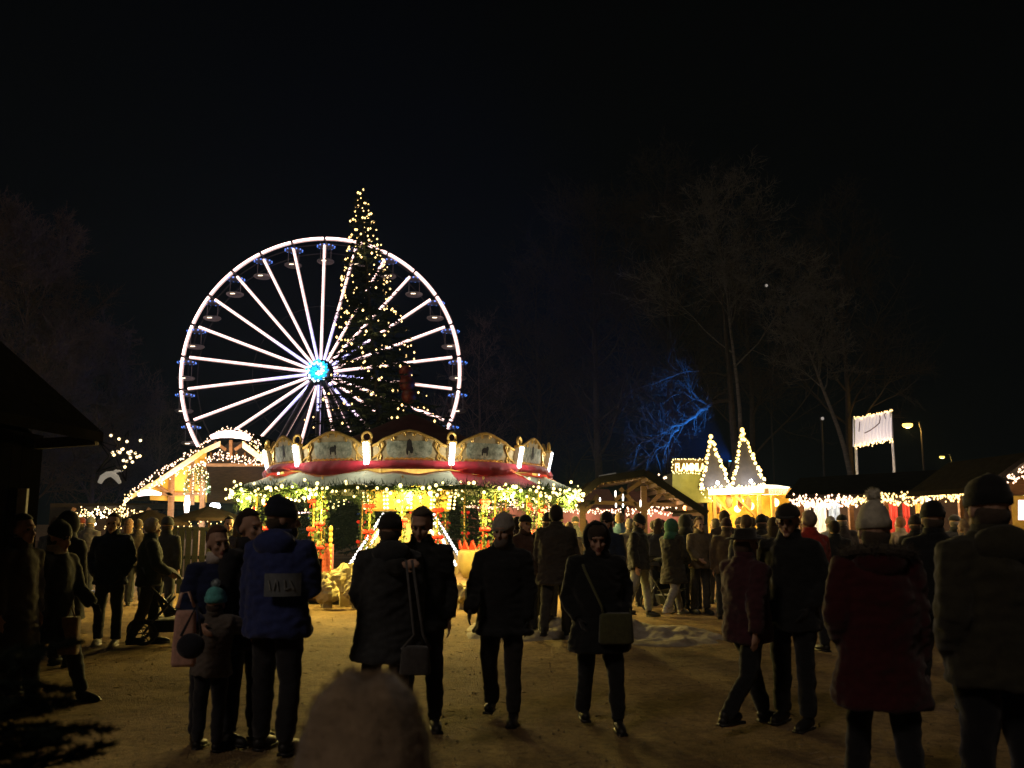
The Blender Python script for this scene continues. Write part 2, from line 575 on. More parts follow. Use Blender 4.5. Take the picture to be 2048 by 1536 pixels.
m_.build('hub_light', [glow('hub_cyan', (0, .75, 1), 1.4), glow('hub_white', (.7, 1, 1), 1.6), glow('hub_blue', (.0, .35, .9), 1.2)], wheel)
for k, (dx, dy) in enumerate(((-9, 4), (9, 4), (-9, -2.2), (9, -2.2))):
    m_ = MB()
    m_.tube([hub + V((0, 3.2 if dy > 0 else -.9, 0)), V((hub.x + dx, DW + dy, 0))], [.32, .4], 8)
    m_.build('support_leg', DARKST, wheel)
m_ = MB()
m_.tube([hub + V((0, -.8, -1.5)), hub + V((0, -.8, -4.4))], .13, 6)
m_.build('mast_light', glow('violet_led', (.5, .5, 1), 1.6, True), wheel)
m_ = MB()
m_.tube([hub + V((0, -.62, -1.0)), V((hub.x, DW - .6, 0))], .25, 8)
m_.build('mast', DARKST, wheel)
m_ = MB()
m_.box((hub.x, DW, .35), (22, 9, .7)); m_.build('platform', DARKST, wheel)
GW = mat('gondola_white', (.30, .30, .31), .4, .1, 5, .05)
GBL, GLW = glow('gondola_blue', (.06, .24, 1), 1.1), glow('gondola_lamp', (1, .75, .5), 2.2)
def gondola(a):
    top = wp(a, RW - .15, .8)
    m_ = MB()
    m_.tube([top + V((0, -.9, 0)), top + V((0, .9, 0))], .07, 6)
    for sx in (-.6, .6): m_.tube([top + V((sx, 0, -.55)), top + V((sx, 0, -2.2))], .035, 5)
    gd = m_.build('gondola', GW, wheel)
    gd2 = MB()
    gd2.loft([(-.62, 0, 0, .98, .98), (-.5, 0, 0, 1.02, 1.02), (-.32, 0, 0, .55, .55), (-.2, 0, 0, .12, .12)], 16)
    for j in range(12):
        aa = j * math.pi / 6
        gd2.ell((.98 * math.cos(aa), .98 * math.sin(aa), -.56), (.11, .08, .10), 5, 4, mi=1)
    c = gd2.build('canopy', [GW, GBL], gd, smooth=True, local=True); c.location = top - wheel.location
    gd3 = MB()
    gd3.loft([(-2.62, 0, 0, .42, .42), (-2.54, 0, 0, .80, .80), (-2.38, 0, 0, 1.0, 1.0), (-2.24, 0, 0, .98, .98), (-2.2, 0, 0, .9, .9)], 16)
    for j in range(-1, 2):
        gd3.ell((j * .16, -.9, -2.46), (.12, .08, .07), 6, 4, mi=1)
    c = gd3.build('bowl', [GW, GLW], gd, smooth=True, local=True); c.location = top - wheel.location
for k in range(NW): gondola(2 * math.pi * k / NW)

# ------------------------------------------------------------------ tall christmas tree
DT = 38.0
tt = pp(720, 384, DT)
xt = empty('christmas_tree', (tt.x, DT, 0), 'tall slender spruce hung with warm fairy lights before the wheel', 'tree')
m_ = MB(); m_.tube([(tt.x + 1.7, DT, 0), (tt.x, DT, tt.z)], [.2, .02], 8); m_.build('trunk', BARK, xt)
def tx(z): return tt.x + 1.7 * ((tt.z - z) / tt.z)
def rad_at(z):
    t = (tt.z - z) / tt.z
    return .18 + 3.6 * t + 7 * max(0, t - .55)
nd = MB()
z = tt.z - .1
tips = []
while z > 1.2:
    rr = rad_at(z)
    for k in range(int(8 + 4.2 * rr)):
        a = rnd.uniform(0, 6.283)
        L = rr * rnd.uniform(.65, 1.12)
        dr = rnd.uniform(.15, .4)
        zz = z + rnd.uniform(-.2, .2)
        p0, p1, p2 = V((tx(z), DT, zz)), V((tx(z) + math.cos(a) * L * .55, DT + math.sin(a) * L * .55, zz - dr * L * .4)), V((tx(z) + math.cos(a) * L, DT + math.sin(a) * L, zz - dr * L * .55))
        nd.tube([p0, p1, p2], [.025, .018, .008], 3, cap=False)
        tips.append((p1, p2))
        out = (p2 - p1).normalized()
        for p in along([lerp(p0, p1, .4), p1, p2], .1):
            for _ in range(3 if rnd.random() < .35 else 2):
                side = rv(); side.z = side.z * .4 - .25
                nd.needle(p, out * .8 + side, rnd.uniform(.14, .36), .038)
    z -= .26 + .012 * rr
nd.build('crown', FIRD, xt)
for k in range(14):
    a0_ = k * 2 * math.pi / 14
    m_ = MB()
    z = tt.z + .1 - rnd.uniform(0, 1.6) * (k > 1)
    while z > 1.6:
        t = (tt.z - z) / tt.z
        a = a0_ + .35 * math.sin(z * .7 + k) + rnd.uniform(-.22, .22)
        rr = rad_at(z) * rnd.uniform(.62, 1.02) + .04
        m_.bulb((tx(z) + math.cos(a) * rr, DT + math.sin(a) * rr, z), .046 * rnd.uniform(.6, 1.3))
        z -= (.42 if t < .15 else .40) * rnd.uniform(.25, 1.9) * (1.9 if rnd.random() < .18 else 1)
    m_.build('light_string', B_WARM, xt)
for px, py, r in ((812, 745, .3), (814, 768, .34), (818, 792, .32)):
    m_ = MB(); m_.ell(pp(px, py, DT - 1.0), r, 14, 10)
    m_.build('bauble', mat('dark_red_glass', (.10, .012, .010), .5, .2, 6, 0), xt, smooth=True)
m_ = MB(); m_.tube([pp(812, 715, DT - 1), pp(819, 810, DT - 1)], .02, 5); m_.build('bauble_cord', FIR, xt)
for z, wv in ((13, 18), (9.5, 25), (6.5, 30)):
    lamp('string_glow', (tx(z), DT - rad_at(z) - .15, z), wv, (1, .7, .3), .06, xt)

# ------------------------------------------------------------------ carousel
CC = V(((821 - CX) / F * 22, 22.0, 0))
car = empty('carousel', CC, 'round carousel with painted gables, crimson swags and lit fir garland', 'carousel')
def cpos(phi, r, z): return CC + V((r * math.sin(phi), -r * math.cos(phi), z))
PH0 = R(-9)
PAINT = mat('gable_painting', (.06, .085, .05), .7, .5, 9, .1, col2=(.48, .50, .36))
FIGM = mat('painted_figure', (.025, .022, .02), .8, .3, 8, 0)
m_ = MB(); m_.loft([(.0, CC.x, CC.y, 3.7, 3.7), (.10, CC.x, CC.y, 3.95, 3.95), (.34, CC.x, CC.y, 3.95, 3.95), (.36, CC.x, CC.y, 3.9, 3.9)], 48)
m_.build('platform', mat('platform_boards', (.30, .20, .10), .7, .3, 5, .3, stretch=(1, 8, 1)), car)
m_ = MB()
for k in range(48):
    p0, p1 = R(k * 7.5), R(k * 7.5 + 7.3)
    m_.prism([cpos(p0, 3.97, .30), cpos(p1, 3.97, .30), cpos(p1, 3.97, .12), cpos((p0 + p1) / 2, 3.97, .06), cpos(p0, 3.97, .12)], cpos((p0 + p1) / 2, .02, 0) - CC)
m_.build('skirt', CREAM, car)
m_ = MB()
m_.loft([(3.15, CC.x, CC.y, 3.3, 3.3), (3.34, CC.x, CC.y, 2.4, 2.4), (3.66, CC.x, CC.y, 1.4, 1.4), (4.05, CC.x, CC.y, .5, .5), (4.22, CC.x, CC.y, .06, .06)], 24)
m_.build('roof', mat('maroon_canvas', (.06, .012, .018), .85, .3, 3, .4), car)
def bulbed(path, step, r): 
    mm = MB(); bulbs(mm, path, step, r, .004); return mm
for k in range(12):
    ph = PH0 + R(30 * k)
    pm = ph + R(15)
    a, b = cpos(ph, 3.45, 0), cpos(ph + R(30), 3.45, 0)
    ux = (b - a).normalized(); W = (b - a).length
    nn = V((ux.y, -ux.x, 0)).normalized()
    if nn.dot(a + b - 2 * CC) < 0: nn = -nn
    def Q(u, z, o=0): return a + ux * (W * (u + 1) / 2) + nn * (o + (z - 2.85) * .14) + V((0, 0, z))
    out = [(-.93, 2.86), (-.93, 3.22), (-.8, 3.27), (-.62, 3.40), (-.38, 3.50), (-.18, 3.585), (0, 3.62), (.18, 3.585), (.38, 3.50), (.62, 3.40), (.8, 3.27), (.93, 3.22), (.93, 2.86)]
    out = [(u, 2.86 + (z - 2.86) * .82) for u, z in out]
    m_ = MB()
    m_.prism([Q(u, z) for u, z in out], nn * -.05)
    gable = m_.build('gable', mat('gable_cream', (.40, .32, .16), .6, .25, 9, .3), car)
    m_ = MB()
    pts = []
    for i in range(20):
        t = 2 * math.pi * i / 20
        pts.append(Q(.56 * math.copysign(abs(math.cos(t)) ** .6, math.cos(t)), 3.12 + .215 * math.copysign(abs(math.sin(t)) ** .75, math.sin(t)) + (.05 * math.cos(2 * t) if math.sin(t) > 0 else 0), .004))
    m_.prism(pts, nn * .008)
    m_.build('painting', PAINT, gable)
    m_ = MB()                                             # a dark animal-like smudge in the painting
    for (u, z, ru, rz) in (((0, 3.2, .07, .13), (.05, 3.1, .05, .08), (-.05, 3.08, .03, .09)) if k % 2 == 0 else ((0, 3.13, .1, .06), (.07, 3.17, .04, .05), (-.07, 3.08, .025, .07), (.07, 3.07, .025, .07))):
        m_.prism([Q(u + ru * math.cos(t * .7854), z + rz * math.sin(t * .7854), .0125) for t in range(8)], nn * .003)
    m_.build('painted_figure', FIGM, gable)
    m_ = MB()
    m_.tube([Q(u, z + .015, .0) for u, z in out[1:-1]], .032, 6)
    for sx in (-1, 1):
        for cu, cz, rr, tw in ((.70, 3.15, .12, 1), (.72, 2.97, .10, -1), (.12, 3.41, .06, 1), (.40, 3.33, .055, -1)):
            m_.tube([Q(sx * (cu + rr * .55 * (1 - i / 14) * math.cos(i * .6 * tw)), cz + rr * (1 - i / 14) * math.sin(i * .6 * tw), .02) for i in range(14)], .017, 5)
        m_.tube([Q(sx * .93, 2.9, .02), Q(sx * .75, 3.0, .02), Q(sx * .62, 3.2, .02), Q(sx * .66, 3.26, .02)], .022, 5)
    m_.tube([Q(-.6 + .06 * i, 2.905 + .02 * abs(math.sin(i * 1.57)), .02) for i in range(21)], .022, 5)
    m_.build('scroll_trim', GOLD, gable)
    m_ = MB()                                             # corner post, widening to the top
    c0 = cpos(ph, 3.45, 2.78); c1 = cpos(ph, 3.56, 3.27)
    m_.bar(c0, c1, .15, .11, up=nn); 
    post = m_.build('corner_post', CREAM, car)
    m_ = MB()
    f = cpos(ph, 1, 0) - CC
    m_.tube([c1 + V((0, 0, .09)) + (ux * math.cos(t * .449) + V((0, 0, math.sin(t * .449)))) * .10 for t in range(15)], .03, 6, cap=False)
    m_.box(c1 + V((0, 0, -.02)), (.2, .14, .05), rz=ph)
    m_.build('finial', GOLD, post)
    m_ = MB()
    t_ = V((math.cos(ph), math.sin(ph), 0))
    for sx in (-.032, .032):
        for i in range(8):
            m_.ell(lerp(c0, c1, .06 + i * .118) + f * .09 + t_ * sx, .036, 6, 5)
    m_.build('bulb_strip', B_WHITE, post)
    def val(u, v):                                         # swagged valance cloth
        p = ph + R(30) * u
        sw = math.sin(math.pi * u)
        fold = .015 * math.sin(u * 40 + v * 3) + .02 * noise.noise(V((u * 6, v * 3, k)))
        rr = 3.47 + (.08 + .10 * sw) * math.sin(math.pi * min(1, v * .75 + .05)) + fold - .0 * v
        return cpos(p, rr, 2.86 - v * (.16 + (.14 if k % 2 else .03) * sw) + .02 * sw)
    m_ = MB(); m_.grid(val, 22, 8); m_.build('valance', RED, car, smooth=True)
    def awn(u, v):
        p = ph + R(30) * u
        rr = 3.42 + .78 * v
        sw = math.sin(math.pi * u)
        return cpos(p, rr, 2.62 - .26 * v - .05 * sw * v + .05 * noise.noise(V((u * 4, v * 2, k + 9))) + (.06 * (1 - sw) * (1 - v)))
    m_ = MB(); m_.grid(awn, 16, 6)
    m_.build('awning', RED if k in (1, 3, 6, 9) else mat('pale_awning', (.42, .46, .33), .7, .15, 4, .3), car, smooth=True)
m_ = MB()
ring = [cpos(R(i * 3), 4.17 + .03 * math.sin(i), 2.31 - .05 * abs(math.sin(R(i * 3 - (-9)) * 6)) + .015 * math.sin(i * 1.7)) for i in range(121)]
m_.tube(ring, .05, 5, cap=False)
fir(m_, ring, .16, 15, .17, .012)
for i in range(0, 120):
    if rnd.random() < .55:
        p = ring[i]; fir(m_, [p, p + V((rnd.uniform(-.1, .1), 0, -rnd.uniform(.15, .4)))], .07, 9, .12, .011)
gar = m_.build('garland', FIR, car)
m_ = MB()
for i in range(430):
    p = ring[rnd.randrange(120)]; q = (p - CC); q.z = 0; q.normalize()
    m_.ell(p + q * rnd.uniform(.05, .2) + V((rnd.uniform(-.1, .1), rnd.uniform(-.1, .1), rnd.gauss(-.03, .10))), rnd.uniform(.018, .042), 6, 5)
m_.build('light_string', B_PALE, gar)
for k in range(26):                                        # poles wound with ivy and red bows
    ph = R(k * 360 / 26 + 4)
    r = 3.75 if k % 2 == 0 else 3.1
    m_ = MB(); m_.tube([cpos(ph, r, .36), cpos(ph, r, 2.55)], .022, 8)
    pole = m_.build('pole', GOLD, car, smooth=True)
    m_ = MB()
    for i in range(210):
        z = 2.4 - i * .0072 * rnd.uniform(.85, 1.1)
        aa = i * .42
        c = cpos(ph, r, z) + V((math.cos(aa) * .07, math.sin(aa) * .07, 0)) * rnd.uniform(.5, 1.6)
        d = rv(); d.z -= .5; d.normalize()
        s_ = d.orthogonal().normalized()
        w = rnd.uniform(.018, .036)
        m_.quad(c, c + d * w * 1.3 + s_ * w, c + d * w * 2.6, c + d * w * 1.3 - s_ * w)
    m_.build('ivy', IVY, pole)
    for z in ((1.95, 1.35) if k % 3 else (1.6, 1.05)):
        z += rnd.uniform(-.12, .12)
        m_ = MB()
        c = cpos(ph, r + .07, z)
        tt_ = V((math.cos(ph), math.sin(ph), 0))
        for sx in (-1, 1):
            m_.ell(c + tt_ * sx * .07, (.075, .04, .05), 8, 5, M=Matrix.Rotation(ph, 3, 'Z'))
            m_.prism([c, c + tt_ * sx * .05 + V((0, 0, -.16)), c + tt_ * sx * .09 + V((0, 0, -.13))], (0, .01, 0))
        m_.ell(c, .035, 6, 5)
        m_.build('bow', mat('red_bow', (.50, .02, .015), .6, .2, 6, .2), pole)
# centre drum: lit yellow head above a cream pyramid
m_ = MB(); m_.loft([(1.86, CC.x, CC.y, 1.0, 1.0), (1.9, CC.x, CC.y, 1.04, 1.04), (2.6, CC.x, CC.y, 1.12, 1.12)], 24)
drum = m_.build('drum', mat('yellow_panel', (.42, .24, .01), .55, .35, 7, .2, col2=(.5, .36, .08)), car)
for k in range(12):
    ph = PH0 + R(30 * k + 15)
    m_ = MB()
    for sx in (-.045, .045):
        for i in range(7):
            m_.ell(cpos(ph, 1.12 + .01 * i, 1.93 + i * .09) + V((math.cos(ph) * sx, math.sin(ph) * sx, 0)), .03, 6, 5)
    m_.build('bulb_strip', B_PALE, drum)
m_ = MB()
hb, ht, z0, z1 = 1.22, .50, .6, 1.80
cs = [(-1, -1), (1, -1), (1, 1), (-1, 1)]
bt_ = [CC + V((x * hb, y * hb, z0)) for x, y in cs]; tp_ = [CC + V((x * ht, y * ht, z1)) for x, y in cs]
lo_ = [CC + V((x * hb, y * hb, .37)) for x, y in cs]
m_.add(lo_ + bt_ + tp_, [(0, 1, 5, 4), (1, 2, 6, 5), (2, 3, 7, 6), (3, 0, 4, 7), (4, 5, 9, 8), (5, 6, 10, 9), (6, 7, 11, 10), (7, 4, 8, 11), (8, 9, 10, 11)])
pyr = m_.build('centre_pyramid', mat('aged_cream', (.30, .23, .10), .6, .2, 7, .2), car)
for i in range(4):
    a, b = bt_[i], tp_[i]
    o_ = V((cs[i][0], cs[i][1], 0)) * .05
    for sh in (0, 1):
        s2 = o_ + (V((-cs[i][0] * .17, 0, 0)) if sh else V((0, 0, 0))) + V((0, cs[i][1] * .03, .03))
        m_ = MB()
        for j in range(17): m_.ell(lerp(a, b, (j + .3) / 17) + s2, .036, 6, 5)
        m_.build('bulb_strip', B_WHITE, pyr)
# red carriages standing on the carousel floor
def carriage(px, D, w, h, lab):
    p = pp(px, 1040, D); x = p.x
    m_ = MB()
    m_.prism([(x - w / 2, D, .5), (x + w / 2, D, .5), (x + w / 2, D, .5 + h), (x + w * .3, D, .5 + h * .93), (x - w / 2, D, .5 + h * .97)], (0, .7, 0))
    c = m_.build('carriage', mat('salmon_panel', (.55, .16, .09), .55, .2, 4, .2), car)
    m_ = MB()
    m_.bar((x - w / 2 - .02, D - .03, .5 + h), (x + w / 2 + .02, D - .03, .5 + h), .05, .05)
    m_.bar((x - w / 2, D - .03, .5), (x + w / 2, D - .03, .5), .05, .05)
    m_.build('rail', REDP, c)
    m_ = MB()
    for i in range(9): m_.ell((x + w / 2 + .06, D - .02, .5 + i * .12), (.05, .05, .075), 8, 6)
    m_.build('turned_post', GOLD, c, smooth=True)
    return c
carriage(620, 19.6, .62, .62, '')
p = pp(960, 1092, 20)
m_ = MB(); m_.loft([(.4, p.x, 20, .3, .3), (.6, p.x, 20, .42, .42), (.95, p.x, 20, .44, .44), (1.02, p.x, 20, .36, .36)], 14)
coach = m_.build('tub', mat('aged_cream', ()), car, smooth=True)
m_ = MB()
for i in range(14):
    a = i * 6.283 / 14
    m_.prism([(p.x + .4 * math.cos(a - .2), 20 + .4 * math.sin(a - .2), 1.02), (p.x + .4 * math.cos(a + .2), 20 + .4 * math.sin(a + .2), 1.02), (p.x + .44 * math.cos(a), 20 + .44 * math.sin(a), 1.22)], (0, 0.02, 0))
m_.build('crown_rim', REDP, coach)
YL = (1, .73, .16)
lamp('drum_glow', CC + V((0, -1.6, 2.35)), 170, (1, .72, .24), .06, car)
for k in range(3): lamp('canopy_glow', cpos(R(120 * k + 60), 2.4, 2.4), 75, (1, .75, .35), .06, car)
for k in range(12):
    ph = R(30 * k + 6)
    vis = math.cos(ph) > -.3
    if vis: lamp('garland_glow', cpos(ph, 4.2, 2.02), 290, YL, .04, car)
    ph = PH0 + R(30 * k)
    if math.cos(ph) > -.2: lamp('post_glow', cpos(ph, 3.85, 3.05), 10.5, (1, .93, .8), .03, car)
car.scale = (.955, .955, 1)
# crumpled pale canvas heaped at the foot of the carousel
CANV = mat('crumpled_canvas', (.45, .36, .18), .8, .3, 5, .5, col2=(.75, .66, .42))
for i, (px, py, r, D, lab) in enumerate(((692, 1158, .25, 18.0, 'largest crumpled pale canvas bundle against the carousel edge'), (655, 1186, .19, 17.5, 'flat crumpled canvas bundle lowest at the carousel foot'), (650, 1168, .18, 17.9, 'canvas bundle under the salmon carriage panel'), (716, 1182, .22, 17.5, 'canvas bundle half hidden behind the hugging couple'), (925, 1190, .17, 17.4, 'small canvas bundle right of the hugging couple'))):
    g = pp(px, py, D)
    m_ = MB()
    def fn(q, p, i=i):
        n = noise.cell(V((q.x * 1.7 + i * 3, q.y * 1.7, q.z * 1.7))) * .25 + noise.noise(V((q.x * 2.2, q.y * 2.2 + i, q.z * 2.2))) * .5 + .12 * abs(math.sin(q.x * 9 + i)) 
        return p * (1 + n * .7)
    m_.ell((g.x, D, max(r * .75, g.z)), (r * 1.1, r * .8, r), 18, 12, fn=fn)
    m_.box((g.x, D, max(r * .75, g.z) / 2), (r * .9, r * .8, max(r * .75, g.z)), rz=.3)
    tag(m_.build('canvas_bundle', CANV), lab, 'canvas bundle', 'crumpled canvas at the carousel foot')

# ------------------------------------------------------------------ dark hut close on the left
hut = empty('wooden_hut', (-6, 7.7, 0), 'unlit dark wooden hut with sloping roof at the left edge', 'hut')
m_ = MB()
for i in range(14):
    m_.box((-4.80, 6.5 + .19 * i + .09, 1.25), (.05, .182, 2.5))
m_.box((-8, 9.05, 1.25), (6.4, .05, 2.5)); m_.box((-8, 6.45, 1.25), (6.4, .05, 2.5))
m_.build('wall', BLACKW, hut)
m_ = MB()
m_.prism([(-4.12, 6.2, 2.42), (-4.12, 6.2, 2.52), (-8.2, 6.2, 5.95), (-12.2, 6.2, 2.52), (-12.2, 6.2, 2.42), (-8.2, 6.2, 5.83)], (0, 2.85, 0))
m_.build('roof', ROOF, hut)
m_ = MB(); m_.prism([(-4.8, 8.95, 2.5), (-8.2, 8.95, 5.7), (-11.2, 8.95, 2.5)], (0, .05, 0)); m_.build('gable_wall', BLACKW, hut)
m_ = MB(); m_.bar((-4.72, 8.75, 1.2), (-4.72, 8.75, 1.95), .09, .04, up=(0, 1, 0)); m_.build('trim_board', mat('pale_board', (.75, .72, .66), .7, .2, 9, .3), hut)  # pale strip put in for dim light showing at a wall gap
m_ = MB()
m_.bar((-4.75, 8.98, 2.4), (-4.15, 8.98, 2.44), .08, .1); m_.build('eave_beam', WOOD, hut)
# lit star hanging from the eave
DS = 8.9
sc_ = pp(238, 912, DS)
star = empty('light_star', sc_, 'hanging star of white fairy lights under the dark hut eave', 'star light')
sp = [(190, 884), (222, 871), (238, 878), (254, 883), (281, 881), (225, 905), (246, 898), (240, 905), (228, 910), (262, 903), (271, 906), (280, 912), (261, 916), (254, 923), (265, 924), (250, 934), (244, 899), (236, 903), (259, 910), (274, 914), (247, 921), (256, 905)]
m_ = MB()
for i, (x, y) in enumerate(sp):
    m_.ell(pp(x, y, DS + rnd.uniform(-.12, .12)), .014 if i else .010, 7, 6)
m_.build('light_string', glow('star_bulb', (1, .70, .36), 2.6), star)
m_ = MB()
for a in range(5):
    t = a * 1.2566 + .3
    tip = sc_ + V((math.sin(t) * .26, 0, math.cos(t) * .26))
    for s_ in (-.63, .63):
        m_.tube([tip, sc_ + V((math.sin(t + s_) * .10, 0, math.cos(t + s_) * .10))], .006, 5)
    m_.tube([tip, sc_ + V((0, -.08, 0))], .006, 5)
m_.tube([sc_, (sc_.x - .1, DS, sc_.z + .33), (-4.16, DS, 2.50)], .004, 4)
m_.build('frame', DARKST, star)
m_ = MB()
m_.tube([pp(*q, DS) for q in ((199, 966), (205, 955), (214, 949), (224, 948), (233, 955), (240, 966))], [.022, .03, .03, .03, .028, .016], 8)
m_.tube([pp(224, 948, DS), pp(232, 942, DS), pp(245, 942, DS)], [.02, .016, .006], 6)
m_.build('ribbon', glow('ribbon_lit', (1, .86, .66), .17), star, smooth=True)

# ------------------------------------------------------------------ big lit chalet behind the carousel, left
DC = 27.0
ch = empty('market_chalet', pp(400, 1040, DC) - V((0, 0, 1.65)), 'large golden chalet stall with swooping light-trimmed roof left of carousel', 'market stall')
def Z(px, py, d=0): return pp(px, py, DC + d)
rl = [(252, 1000), (262, 985), (300, 958), (350, 925), (400, 895), (424, 872), (460, 862), (497, 868), (540, 915), (600, 960)]
m_ = MB()
for (a, b) in zip(rl, rl[1:]):
    A, B = Z(*a, -.3), Z(*b, -.3)
    m_.prism([A, B, B + V((0, 0, .07)), A + V((0, 0, .07))], (0, 4.5, 0))
m_.build('roof', ROOF, ch)
for (a, b, w) in (((300, 968), (405, 898), .16), ((405, 898), (440, 882), .15), ((485, 882), (540, 924), .2), ((262, 990), (300, 966), .12)):
    A, B = Z(*a, -.25), Z(*b, -.25)
    m_ = MB(); m_.prism([A, B, B - V((0, 0, w)), A - V((0, 0, w))], (0, .06, 0))
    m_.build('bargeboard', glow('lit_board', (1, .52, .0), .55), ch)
m_ = MB()
m_.prism([Z(300, 1000), Z(300, 967), Z(398, 902), Z(412, 900), Z(412, 1005)], (0, .08, 0))
m_.build('gable_wall', mat('ochre_plaster', (.60, .36, .06), .7, .25, 3, .2), ch)
m_ = MB()
for a, b in (((345, 938), (345, 1005)), ((300, 988), (400, 988)), ((312, 968), (345, 992)), ((385, 912), (385, 1010)), ((430, 884), (452, 900)), ((492, 884), (470, 900)), ((462, 880), (462, 915)), ((400, 930), (545, 930))):
    m_.bar(Z(*a, -.05), Z(*b, -.05), .09, .09, up=(0, 1, 0))
m_.build('timber_frame', WOODM, ch)
m_ = MB(); m_.prism([Z(412, 905, 1.4), Z(440, 884, 1.4), Z(492, 884, 1.4), Z(570, 950, 1.4), Z(570, 1005, 1.4), Z(412, 1005, 1.4)], (0, 2.5, 0)); m_.build('inner_wall', WOOD, ch)
m_ = MB()
m_.tube([Z(x, y, -.5) for x, y in ((422, 874), (440, 869), (462, 868), (484, 871), (500, 878))], [.07, .10, .11, .10, .07], 8)
m_.build('lit_crest', glow('rose_tube', (1, .72, .72), 2.2), ch, smooth=True)
m_ = MB(); m_.tube([Z(x, y, -.5) for x, y in ((276, 990), (290, 985), (305, 985), (322, 988))], [.05, .09, .08, .04], 8)
m_.build('lit_sign', glow('rose_tube', ()), ch, smooth=True)
for path, st, n, dr, nm in (([(252, 1000), (262, 982), (300, 955), (350, 922), (400, 892), (424, 872)], .06, 2, .10, B_ROSE), ([(424, 868), (455, 856), (490, 862), (520, 885)], .05, 2, .08, B_ROSE), ([(500, 880), (540, 918), (566, 940)], .05, 2, .12, B_WARM),
                         ([(400, 925), (425, 908), (445, 905), (470, 912), (500, 918), (530, 920)], .05, 3, .16, B_ROSE), ([(300, 972), (345, 945), (400, 925)], .06, 2, .12, B_ROSE), ([(245, 1030), (248, 1000), (258, 985)], .05, 3, .1, B_WARM)):
    m_ = MB()
    for _ in range(n): bulbs(m_, [Z(x, y, -.42) for x, y in path], st, .020, .07, dr)
    m_.build('light_string', nm, ch)
m_ = MB()
for i in range(9): m_.bar(Z(405 + 17 * i, 905, .2), Z(405 + 17 * i, 918 + 4 * (i % 2), .2), .05, .05)
m_.build('fretwork', WOODM, ch)
for px in (345, 408, 545):
    m_ = MB(); m_.bar(V((Z(px, 1000).x, DC, 0)), Z(px, 935), .14, .14, up=(0, 1, 0)); m_.build('post', WOODM, ch)
m_ = MB(); b0 = Z(330, 1040); b1 = Z(560, 1040)
m_.box(((b0.x + b1.x) / 2, DC + .2, .55), (b1.x - b0.x, .5, 1.1)); m_.build('counter', WOOD, ch)
# hanging garland bell, with lights
gpz = [(372, 985), (374, 960), (384, 942), (396, 935), (408, 942), (414, 962), (416, 985)]
m_ = MB(); fir(m_, [Z(x, y, -.7) for x, y in gpz], .07, 14, .12, .012); fir(m_, [Z(396, 935, -.7), Z(396, 970, -.7)], .06, 10)
gb = m_.build('hanging_garland', IVY, ch)
m_ = MB()
bulbs(m_, [Z(x, y, -.8) for x, y in gpz], .045, .017, .08)
for x in (386, 396, 405): bulbs(m_, [Z(x, 938, -.8), Z(x + 1, 985, -.8)], .06, .015, .03)
m_.build('light_string', B_PALE, gb)
for px, py, r, h in ((374, 1008, .085, .5), (430, 1013, .17, .19)):
    m_ = MB(); c = Z(px, py, -.6)
    m_.loft([(c.z - h / 2, c.x, c.y, r * .7, r * .7), (c.z, c.x, c.y, r, r), (c.z + h / 2, c.x, c.y, r * .7, r * .7)], 10)
    m_.build('lamp_shade', glow('lamp_rose' if h > .2 else 'lamp_blue', (1, .75, .6) if h > .2 else (.75, .85, 1), 5), ch, smooth=True)
    lamp('stall_lamp', c + V((0, -.25, 0)), 40 if h > .2 else 170, (1, .75, .5) if h > .2 else (.75, .85, 1), .06, ch)
lamp('gable_glow', Z(345, 962, -.7), 22, (1, .62, .22), .05, ch)
lamp('gable_glow', Z(462, 893, -.9), 26, (1, .62, .3), .05, ch)
lamp('gable_glow', Z(515, 905, -.8), 20, (1, .6, .2), .05, ch)
# low lean-to stall on its left
DA = 28.5
an = empty('market_stall', pp(190, 1040, DA) - V((0, 0, 1.65)), 'low stall with dense warm light curtain left of the golden chalet', 'market stall', 'market stalls')
def Y_(px, py, d=0): return pp(px, py, DA + d)
m_ = MB(); m_.prism([Y_(120, 1048), Y_(160, 1014), Y_(330, 1008), Y_(330, 1018), Y_(165, 1022), Y_(128, 1052)], (0, 3, 0)); m_.build('roof', ROOF, an)
m_ = MB(); m_.box((Y_(230, 0).x, DA + 1.8, 1.1), (3.6, .08, 2.2)); m_.build('back_wall', WOOD, an)
m_ = MB(); m_.box((Y_(230, 0).x, DA + .2, .5), (3.4, .5, 1.0)); m_.build('counter', WOOD, an)
for px in (150, 300):
    m_ = MB(); m_.bar((Y_(px, 0).x, DA, 0), Y_(px, 1016), .1, .1, up=(0, 1, 0)); m_.build('post', WOODM, an)
m_ = MB()
for _ in range(4): bulbs(m_, [Y_(132, 1048, -.15), Y_(160, 1018, -.15), Y_(245, 1014, -.15), Y_(300, 1030, -.15)], .06, .021, .07, .3)
m_.build('light_string', B_WARM, an)
m_ = MB()
for px, py in ((137, 1046), (188, 1048), (262, 1042)): m_.ell(Y_(px, py, .3), .07, 8, 6)
m_.build('lamp_globe', glow('lamp_cool', (1, .9, .85), 4), an, smooth=True)
lamp('stall_lamp', Y_(200, 1030, -.4), 60, (1, .75, .45), .05, an)
